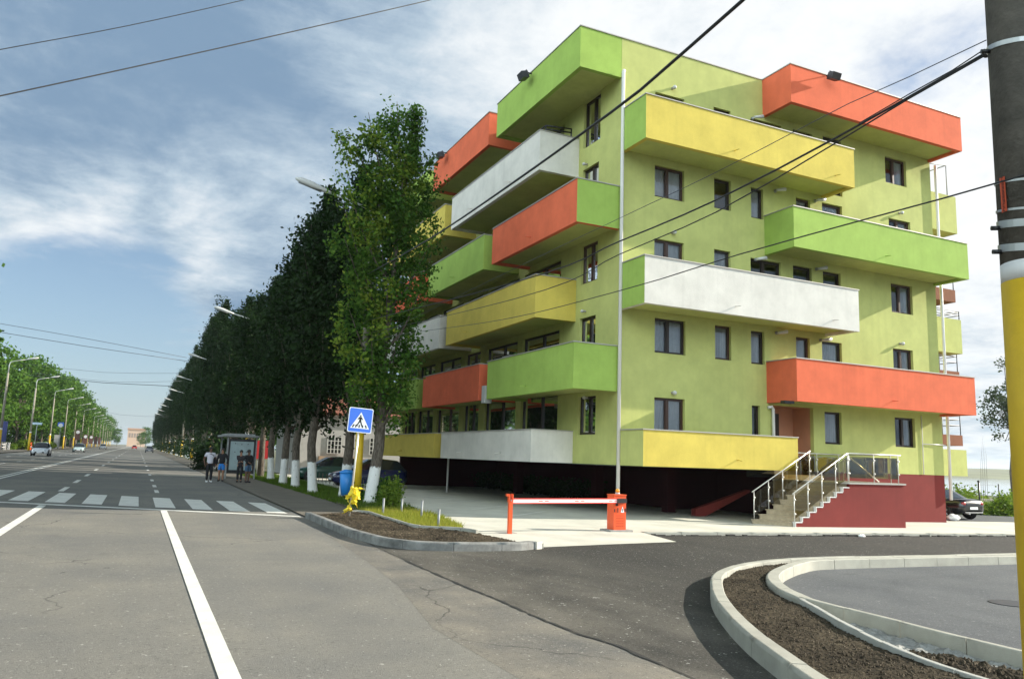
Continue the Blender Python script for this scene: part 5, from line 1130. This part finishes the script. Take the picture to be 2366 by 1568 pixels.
# ------------------------------------------------------------------ cars
def loft(mb, secs, m=0, sm=True, closed=False):
    n0 = len(mb.v); k = len(secs[0])
    for s in secs: mb.v += [tuple(p) for p in s]
    for i in range(len(secs)-1):
        for j in range(k-1 if not closed else k):
            a = n0+i*k+j; b = n0+i*k+(j+1)%k; mb.f.append((a,b,b+k,a+k)); mb.m.append(m); mb.s.append(sm)
    for i, r in ((0,1),(len(secs)-1,0)):
        f = [n0+i*k+j for j in range(k)]; mb.f.append(tuple(reversed(f) if r else f)); mb.m.append(m); mb.s.append(False)
def car(label, loc, rz, col, kind='hatch', group=None, W=.85, lab_cat='car', detail=True):
    """front towards +x"""
    t = empty('parked_car' if kind != 'drive' else 'car', label, lab_cat, loc, rz, group)
    if kind == 'roadster':
        st_ = [(-2.05,.42,.62,.62),(-2.02,.30,.86,.74),(-1.75,.24,.90,.84),(-1.2,.22,.86,.89),(-.4,.2,.84,.87),(.5,.2,.84,.86),(1.2,.22,.80,.88),(1.75,.24,.68,.80),(2.02,.32,.52,.62)]
        cab = [(-1.32,.88,.74),(-.72,1.24,.55),(-.15,1.28,.54),(.55,.88,.72)]; xw = (1.22,-1.25)
    else:
        st_ = [(-1.95,.35,.80,.72),(-1.92,.28,.96,.80),(-1.6,.22,.98,W),(-.6,.2,.97,W),(.5,.2,.95,W),(1.1,.2,.88,W-.01),(1.6,.22,.78,W-.06),(1.92,.28,.66,.70),(1.98,.36,.52,.62)]
        cab = [(-1.85,.98,.74),(-1.45,1.40,.60),(-.6,1.48,.59),(.15,1.43,.58),(1.12,.92,.74)]; xw = (1.22,-1.2)
    P_ = paint('car_paint', col)
    mb = MB(); loft(mb, [[(x,-w*.86,zb),(x,-w,zb+.12),(x,-w,(zb+zt)*.55),(x,-w*.93,zt-.04),(x,-w*.6,zt+.015),(x,0,zt+.03),(x,w*.6,zt+.015),(x,w*.93,zt-.04),(x,w,(zb+zt)*.55),(x,w,zb+.12),(x,w*.86,zb)] for x, zb, zt, w in st_])
    mb.build('body', P_, t)
    mb = MB(); n = len(cab)
    secs = [[(x,-w,z-.0),(x,-w*.55,z+.035),(x,0,z+.045),(x,w*.55,z+.035),(x,w,z)] for x, z, w in cab]
    base = [(x,.74 if kind == 'roadster' else .76) for x, _, _ in cab]
    # glasshouse: roof panel painted, the rest dark glass
    roof_i = range(1, n-2)
    zb_ = .86
    for i in range(n-1):
        a, b = secs[i], secs[i+1]; m = 0 if i in roof_i else 1
        for j in range(4): mb.face([a[j],a[j+1],b[j+1],b[j]], m, True)
    for s in (0,4):
        sg_ = -1 if s == 0 else 1; top_ = [secs[i][s] for i in range(n)]; lo = [(cab[0][0],sg_*.76,zb_),(cab[-1][0],sg_*.76,zb_)]
        mb.face([lo[0]]+top_+[lo[1]], 1)
    mb.build('cabin', [P_ if kind != 'roadster' else M['clothk'], M['carglass']], t)
    for sx in xw:
        for s in (-1,1):
            mb = MB(); y = s*(W-.06); mb.tube([(sx,y-.10,.31),(sx,y-.08,.31),(sx,y+.08,.31),(sx,y+.10,.31)], [.27,.31,.31,.27], 18); wh = mb.build('wheel', M['rubber'], t)
            mb = MB(); mb.tube([(sx,y+s*.085,.31),(sx,y+s*.104,.31)], [.20,.195], 18, 1)
            for k in range(5): a = k*2*PI/5; mb.tube([(sx,y+s*.105,.31),(sx+.19*math.cos(a),y+s*.108,.31+.19*math.sin(a))], .026, 6)
            mb.build('rim', [M['alloy'], M['black']], wh)
            if detail: mb = MB(); mb.tube([(sx,s*(W-.012),.33),(sx,s*(W+.006),.33)], .37, 18); mb.build('wheel_arch', M['black'], t)
    fx = st_[-1][0]; rx = st_[0][0]
    for s in (-1,1):
        mb = MB(); mb.ball((fx-.12,s*.52,.60 if kind != 'roadster' else .55), .13, 10, 7, 0, (.9,1.1,.75)); mb.build('headlight', M['headlight'], t)
        mb = MB(); mb.ball((rx+.06,s*.60,.72), .12, 10, 7, 0, (.6,1.2,.8)); mb.build('taillight', M['taillight'], t)
        mb = MB(); mb.ball((.75,s*.93,.95), .09, 8, 6, 0, (.7,1.1,.8)); mb.tube([(.75,s*.8,.92),(.75,s*.93,.94)], .025, 6); mb.build('mirror', P_, t)
    mb = MB(); mb.box((fx-.05,-.45,.34),(fx+.015,.45,.47)); mb.build('grille', M['black'], t)
    for x, s in ((fx+.02,1),(rx-.012,-1)): mb = MB(); z = .42 if s > 0 else .52; mb.box((x-.008,-.26,z-.055),(x+.008,.26,z+.055)); mb.build('number_plate', M['signwhite'], t)
    mb = MB(); mb.box((rx-.02,-.6,.30),(rx+.1,.6,.36)); mb.tube([(rx-.06,.35,.27),(rx+.2,.35,.27)], .035, 8); mb.build('rear_bumper', M['alloy'] if kind == 'roadster' else M['black'], t)
    return t
GD = 'cars driving on the street'
p = gp(93,1053); c1 = car('white hatchback coming towards the crossing on the left lanes', (-9.75,p.y+2,G(-9)), -PI/2, (.70,.72,.76), 'drive', GD)
p = gp(176,1044); c2 = car('silver green saloon following the white hatchback', (-8.95,p.y,G(-9)), -PI/2, (.33,.42,.42), 'drive', GD)
c3 = car('small distant dark and white car beyond the silver green one', (-8.9,255,G(-9)), -PI/2+.05, (.62,.62,.64), 'drive', GD)
c4 = car('small distant red car near the vanishing point', (-1.0,330,0), PI/2, (.55,.03,.02), 'drive', GD)
c5 = car('distant grey car in the nearest lane beside the trees', (2.6,205,0), PI/2, (.12,.13,.15), 'drive', GD)
car('black two-seater car parked past the burgundy wall, seen from behind', (34.25,25.7,G(34)+.08), PI/2, (.008,.008,.010), 'roadster')
car('dark blue car parked behind the third and second poplars', (11.2,41.5,G(11)+.05), PI, (.010,.015,.07), 'park', 'cars parked in the shade behind the poplars')
car('dark green car parked behind the fourth and third poplars', (10.6,48.5,G(11)+.05), PI, (.02,.07,.05), 'park', 'cars parked in the shade behind the poplars')
mb = MB(); R0 = random.Random(6)
def sack(label, c, s, seed, m=M['wbag']):
    R = random.Random(seed); mb = MB(); mb.ball(c, s, 12, 8, 0, (1.3,.9,.6)); mb.ball((c[0]+s*.8,c[1],c[2]-s*.1), s*.6, 10, 7, 0, (1.2,.9,.6)); mb.v = [(x+R.uniform(-.15,.15)*s,y+R.uniform(-.15,.15)*s,max(c[2]-s*.5,z+R.uniform(-.15,.15)*s)) for x, y, z in mb.v]; tag(mb.build('plastic_sack', m), label, 'rubbish')
p = gp(2203,1200,.08); sack('white rubbish sack lying by the rear wheel of the black car', (32.2,23.2,G(32)+.2), .24, 3)
p = gp(2000,1240,.01); sack('scrap of white litter on the asphalt along the pavement kerb', (p.x,17.1,G(p.x)+.03), .09, 5)

# ------------------------------------------------------------------ background buildings
hs = empty('white_house', 'white house with a small paned window behind the poplar trunks', 'house', (10.6,60,G(12)))
mb = MB(); mb.box((0,0,-.2),(9,9,4.6)); mb.build('wall', M['housew'], hs)
mb = MB(); mb.prism([(-.4,-.5),(9.4,-.5),(9.4,9.5),(-.4,9.5)], 4.6, 4.75); n = len(mb.v); mb.v += [(-.4,-.5,4.752),(9.4,-.5,4.752),(9.4,9.5,4.752),(-.4,9.5,4.752),(2,4.5,6.6),(7,4.5,6.6)]
for f in ((0,1,5,4),(1,2,5),(2,3,4,5),(3,0,4)): mb.f.append(tuple(n+i for i in f)); mb.m.append(0); mb.s.append(False)
mb.build('roof', M['rooftile'], hs)
for x in (2.35,5.6):
    mb = MB(); mb.box((x,-.06,1.75),(x+1.05,-.003,2.95)); w = mb.build('window', M['black'], hs)
    mb = MB()
    for k in range(5): mb.box((x-.04+k*.2625,-.09,1.7),(x+.03+k*.2625,-.061,3.0))
    for k in range(5): mb.box((x-.04,-.088,1.7+k*.3125),(x+1.08,-.0611,1.75+k*.3125))
    mb.build('frame', M['lampwhite'], w)
mb = MB(); mb.box((1.7,-.5,-.2),(4.6,-.03,1.5)); mb.build('low_annexe', M['tan'], hs)
fb = empty('distant_building', 'pale orange building closing the far end of the street', 'building', (0,760,0))
a, b = py(296,992,760), py(330,1012,760); mb = MB(); mb.box((a.x,0,0),(b.x+2,14,a.z)); mb.build('wall', mat('far_orange', (.55,.38,.27), .9), fb)
mb = MB(); mb.box((a.x-.5,-.5,a.z+.02),(b.x+2.5,14.5,a.z+1.4)); mb.build('roof', mat('far_roof', (.45,.26,.17), .9), fb)
for k in range(6): mb = MB(); x = a.x+1+k*(b.x-a.x)/6; mb.box((x,-.1,a.z*.55),(x+1.3,-.01,a.z*.8)); mb.build('window', mat('far_window', (.28,.22,.18), .6), fb)
for i, (x, y, s) in enumerate(((-7,560,.62),(5,610,.8),(2,690,.62),(11,500,.8))): put_left(x if i != 0 else -12, y, s, 'small green tree at the far end of the street, before the pale orange building')
GR2 = 'red banners behind the poplars'
for u, l in ((597,'red banner left of the brown poplar trunk, near the bus shelter'),(614,'red banner right of the brown poplar trunk')):
    p = py(u,1040,57); t = empty('banner', l, 'banner', (p.x,57,G(p.x)), 0, GR2); mb = MB(); mb.box((-.28,-.03,p.z-.5),(.28,.03,p.z+.75)); mb.build('cloth', mat('red_cloth', (.42,.012,.015), .8), t); mb = MB(); mb.tube([(0,.06,-.1),(0,.06,p.z+.9)], .03, 6); mb.build('post', M['galv'], t)
shrub('shrub', 'round black-looking bush on the verge left of the waiting woman', (4.7,66,.0), .85, .8, 1.55, 1800, .09, [M['poplard']], 91)
mb = MB()
wl = empty('low_wall', 'low white wall on the verge beyond the bus stop', 'wall', (6.6,72,0)); mb.box((-1.2,0,-.1),(1.2,.2,1.1)); mb.build('wall', M['housew'], wl); mb = MB(); mb.box((-1.25,-.03,1.102),(1.25,.23,1.16)); mb.build('coping', M['lampwhite'], wl)
# left pavement furniture
rl_ = empty('roadside_railing', 'low pale railing with stout posts along the left pavement', 'fence', (-18,112,.32))
for k in range(9): mb = MB(); mb.box((-.15,k*4-.15,-.1),(.15,k*4+.15,1.0)); mb.box((-.2,k*4-.2,1.002),(.2,k*4+.2,1.1)); mb.build('fence_post', M['housew'], rl_)
mb = MB()
for z in (.35,.75): mb.box((-.05,.2,z),(.05,31.8,z+.12))
mb.build('rail', M['housew'], rl_)
p = px(67,1040,-16.2); t = empty('litter_bin', 'small orange litter bin left of the leftmost yellow lamp base', 'bin', (-16.2,p.y,.32)); mb = MB(); mb.tube([(0,0,0),(0,0,1.1)], [.3,.34], 12); mb.build('bin_body', M['orange'], t); mb = MB(); mb.tube([(0,0,1.1),(0,0,1.25)], [.36,.2], 12); mb.build('lid', M['redplate'], t)
p = px(75,1036,-16.4); t = empty('litter_bin', 'small pale blue bin beside the orange one', 'bin', (-16.4,p.y,.32)); mb = MB(); mb.tube([(0,0,0),(0,0,1.3)], [.28,.32], 12); mb.build('bin_body', M['signpale'], t); mb = MB(); mb.tube([(0,0,1.3),(0,0,1.4)], [.34,.2], 12); mb.build('lid', M['signpale'], t)
def board(name, label, u0, v0, u1, v1, x, m, cat, post=True, group=None, mark=None):
    a, b = px(u0,v0,x), px(u1,v1,x); y = (a.y+b.y)/2; a, b = py(u0,v0,y), py(u1,v1,y); t = empty(name, label, cat, ((a.x+b.x)/2,y,G(x)+.1), 0, group); w = abs(b.x-a.x)/2; z0, z1 = b.z-G(x)-.1, a.z-G(x)-.1
    mb = MB(); mb.box((-w,-.05,z0),(w,.05,z1)); mb.build('panel', m, t)
    if post: mb = MB(); mb.tube([(0,.1,-.1),(0,.1,z1)], .06, 6); mb.build('post', M['galv'], t)
    if mark: mb = MB(); mb.tube([(0,-.052,z1-w*1.1),(0,-.058,z1-w*1.1)], w*.75, 14); mb.build('emblem', mark, t)
    return t
board('hanging_sign', 'long pale blue sign beside the leftmost full lamp post', 75,975,97,981,-13.4,M['signpale'],'sign')
board('hanging_sign', 'white and blue rectangular sign hanging left of the third left lamp post', 134,975,147,985,-13.6,M['signblue'],'sign',True,None,M['signwhite'])
board('banner', 'tall navy banner at the left edge of the view', 2,972,13,1020,-17.5,M['navy'],'banner')
board('advertising_column', 'white roadside pillar behind the white hatchback', 126,1004,135,1041,-16.5,M['lampwhite'],'pillar',False)
GA = 'brown advertising boards on the left lamp posts'
for i, (u, v) in enumerate(((175,992),(193,1003),(207,1005),(218,1008),(227,1010))): board('advertising_board', ['advertising board with a white disc, nearest of the brown ones','second brown advertising board along the left lamps','third brown advertising board along the left lamps','fourth brown advertising board along the left lamps','smallest and farthest brown advertising board on the left'][i], u,v,u+9-i,v+24-2*i,-14.2,M['advbrown'],'sign',True,GA,M['signwhite'] if i < 3 else None)
GH = 'clipped bright hedges on the left pavement'
for i, y in enumerate((150,160,196)): shrub('hedge', ['bright clipped hedge right of the white hatchback','bright clipped hedge behind the white hatchback','bright clipped hedge near the silver green car'][i], (-17.0,y,G(-17)+.1), 1.1, 2.4, 1.6, 1400, .16, [M['shrub']], 70+i, GH)

# ------------------------------------------------------------------ sky, sun, camera
SUND = Vector((-7.75,1.486,-3.33)).normalized(); TO = -SUND
w = bpy.data.worlds.new('World'); bpy.context.scene.world = w; w.use_nodes = True; N, L = w.node_tree.nodes, w.node_tree.links; bg = N['Background']
sky = N.new('ShaderNodeTexSky'); sky.sky_type = 'NISHITA'; sky.sun_disc = False; sky.sun_elevation = math.asin(TO.z); sky.sun_rotation = math.atan2(TO.x, TO.y); sky.altitude = 20; sky.air_density = 1.0; sky.dust_density = .6; sky.ozone_density = 1.5
SKY_STRENGTH = .055; bg.inputs[1].default_value = SKY_STRENGTH
tc = N.new('ShaderNodeTexCoord'); nrm = N.new('ShaderNodeVectorMath'); nrm.operation = 'NORMALIZE'; L.new(tc.outputs['Generated'], nrm.inputs[0]); D_ = nrm.outputs[0]
def math_(op, a, b=None, c=None, clamp=False):
    n = N.new('ShaderNodeMath'); n.operation = op; n.use_clamp = clamp
    for i, q in enumerate((a, b, c)):
        if q is None: continue
        if isinstance(q, (int, float)): n.inputs[i].default_value = q
        else: L.new(q, n.inputs[i])
    return n.outputs[0]
sp = N.new('ShaderNodeSeparateXYZ'); L.new(D_, sp.inputs[0])
den = math_('ADD', math_('MAXIMUM', sp.outputs[2], 0.0), .16)
cmb = N.new('ShaderNodeCombineXYZ'); L.new(math_('DIVIDE', sp.outputs[0], den), cmb.inputs[0]); L.new(math_('DIVIDE', sp.outputs[1], den), cmb.inputs[1])
def nz_(scale, det, rough, off, dist=0.):
    mp = N.new('ShaderNodeMapping'); mp.inputs['Location'].default_value = off; L.new(cmb.outputs[0], mp.inputs[0])
    n = N.new('ShaderNodeTexNoise'); n.inputs['Scale'].default_value = scale; n.inputs['Detail'].default_value = det; n.inputs['Roughness'].default_value = rough; n.inputs['Distortion'].default_value = dist
    L.new(mp.outputs[0], n.inputs['Vector']); return n.outputs['Fac']
def blob(u, v, rpx, amp):                                   # a soft patch of sky round a fixed direction
    d = ray(u, v).normalized(); n = N.new('ShaderNodeVectorMath'); n.operation = 'DOT_PRODUCT'; L.new(D_, n.inputs[0]); n.inputs[1].default_value = d
    r = N.new('ShaderNodeMapRange'); r.interpolation_type = 'SMOOTHSTEP'; a = math.atan(rpx/FOC); r.inputs[1].default_value = math.cos(a); r.inputs[2].default_value = 1; r.inputs[3].default_value = 0; r.inputs[4].default_value = amp; L.new(n.outputs['Value'], r.inputs[0]); return r.outputs[0]
def total(base, blobs):
    s = base
    for b in blobs: s = math_('ADD', s, blob(*b))
    return s
big = nz_(.9, 9, .58, (3.1,1.7,0), .25); fine = nz_(2.6, 10, .62, (7.7,2.2,4), .3)
cov = math_('ADD', math_('MULTIPLY', big, 1.3), math_('MULTIPLY', fine, .75))
cov = total(math_('SUBTRACT', cov, .38), [(430,250,900,.55),(900,120,700,.35),(200,640,330,.12),(560,470,260,.32),(320,760,420,-.62),(100,930,500,-.55),(420,560,110,-.25),(1500,80,600,.35),(2150,90,260,-.22),(2240,420,260,.22),(2260,640,240,.1),(2290,800,260,-.05),(1100,900,600,-.3),(20,330,160,-.2)])
covm = N.new('ShaderNodeMapRange'); covm.interpolation_type = 'SMOOTHSTEP'; covm.inputs[1].default_value = .18; covm.inputs[2].default_value = .52; L.new(cov, covm.inputs[0])
bri = total(math_('ADD', blob(380,330,1150,-.22), math_('ADD', math_('ADD', math_('MULTIPLY', nz_(1.5, 10, .62, (1.3,5.1,2), .5), 1.35), math_('MULTIPLY', nz_(6.5, 9, .68, (4.3,2.1,7), .2), .75)), -.71)), [(420,330,420,-.30),(585,475,230,.40),(310,600,260,.46),(80,560,240,.26),(1000,150,600,.16),(1450,60,420,.18),(1950,90,700,.30),(2280,560,650,.38)])
brm = N.new('ShaderNodeMapRange'); brm.interpolation_type = 'SMOOTHSTEP'; brm.inputs[1].default_value = -.1; brm.inputs[2].default_value = .95; L.new(bri, brm.inputs[0])
rp = N.new('ShaderNodeValToRGB'); e = rp.color_ramp.elements; e[0].position = 0; e[0].color = (.21,.32,.46,1); e[1].position = 1; e[1].color = (.92,.94,.95,1); x = e.new(.42); x.color = (.46,.57,.67,1)
L.new(brm.outputs[0], rp.inputs[0])
CLOUD = .40/SKY_STRENGTH
vm = N.new('ShaderNodeVectorMath'); vm.operation = 'SCALE'; L.new(rp.outputs[0], vm.inputs[0]); vm.inputs['Scale'].default_value = CLOUD
# thin milky veil towards the horizon
hz = N.new('ShaderNodeMapRange'); hz.inputs[1].default_value = 0.; hz.inputs[2].default_value = .30; hz.inputs[3].default_value = .55; hz.inputs[4].default_value = .0; L.new(sp.outputs[2], hz.inputs[0])
mh = N.new('ShaderNodeMix'); mh.data_type = 'RGBA'; L.new(hz.outputs[0], mh.inputs[0]); L.new(sky.outputs[0], mh.inputs[6]); mh.inputs[7].default_value = (.27*CLOUD,.43*CLOUD,.65*CLOUD,1)
mx = N.new('ShaderNodeMix'); mx.data_type = 'RGBA'; L.new(covm.outputs[0], mx.inputs[0]); L.new(mh.outputs[2], mx.inputs[6]); L.new(vm.outputs[0], mx.inputs[7]); 
# added fill from unseen sky: boosted low in west and south, dimmed overhead
def smooth(v, a, b, c, d):
    r = N.new('ShaderNodeMapRange'); r.interpolation_type = 'SMOOTHSTEP'
    for k_, q_ in enumerate((a, b, c, d)): r.inputs[1+k_].default_value = q_
    L.new(v, r.inputs[0]); return r.outputs[0]
bk = N.new('ShaderNodeVectorMath'); bk.operation = 'DOT_PRODUCT'; L.new(D_, bk.inputs[0]); bk.inputs[1].default_value = Vector((-.86,-.50,0)).normalized()
az = smooth(bk.outputs['Value'], -.05, .55, 0, 1); el = math_('MULTIPLY', smooth(sp.outputs[2], .08, .26, .25, 1), smooth(sp.outputs[2], .55, .85, 1, 0))
FILL_GAIN, ZEN_DIM = 5.0, .35
f_ = math_('MULTIPLY', math_('MULTIPLY_ADD', math_('MULTIPLY', az, el), FILL_GAIN, 1.0), smooth(sp.outputs[2], .60, .85, 1, ZEN_DIM))
v2 = N.new('ShaderNodeVectorMath'); v2.operation = 'SCALE'; L.new(mx.outputs[2], v2.inputs[0]); L.new(f_, v2.inputs['Scale'])
tn = N.new('ShaderNodeMix'); tn.data_type = 'RGBA'; tn.blend_type = 'MULTIPLY'; L.new(math_('MULTIPLY', az, el), tn.inputs[0]); L.new(v2.outputs[0], tn.inputs[6]); tn.inputs[7].default_value = (1,.96,.84,1); L.new(tn.outputs[2], bg.inputs[0])
sl_ = bpy.data.lights.new('sun', 'SUN'); sl_.energy = 3.6; sl_.angle = math.radians(.5); sl_.color = (1.0,.93,.80)
so = bpy.data.objects.new('sun', sl_); C.objects.link(so); so.rotation_euler = SUND.to_track_quat('-Z', 'Y').to_euler(); so.location = (60,-10,60)
cd = bpy.data.cameras.new('camera'); cam = bpy.data.objects.new('camera', cd); C.objects.link(cam); bpy.context.scene.camera = cam
cd.sensor_width = 36; cd.lens = FOC/2366*36; cd.clip_start = .05; cd.clip_end = 20000
m3 = Matrix((CR, CU, -CF)).transposed(); cam.matrix_world = Matrix.Translation((0,0,EYE)) @ m3.to_4x4()
sc = bpy.context.scene; sc.view_settings.view_transform = 'Standard'; sc.view_settings.look = 'None'; sc.view_settings.gamma = 1; sc.view_settings.exposure = 1.45
sc.cycles.max_bounces = 8; sc.cycles.transparent_max_bounces = 16

# the air itself: far things pale a little towards blue
mb = MB(); mb.box((-5200,-400,-3.0),(5200,6200,60)); hz_o = mb.build('haze', newmat('haze_air')[0]); hz_o['kind'] = 'stuff'; hz_o['label'] = 'thin haze over the street and the lake'
hm = hz_o.data.materials[0]; hm.node_tree.nodes.remove(hm.node_tree.nodes['Principled BSDF']); pv = hm.node_tree.nodes.new('ShaderNodeVolumePrincipled')
pv.inputs['Color'].default_value = (.80,.88,.96,1); pv.inputs['Density'].default_value = .00013; pv.inputs['Anisotropy'].default_value = .2
hm.node_tree.links.new(pv.outputs[0], hm.node_tree.nodes['Material Output'].inputs['Volume'])
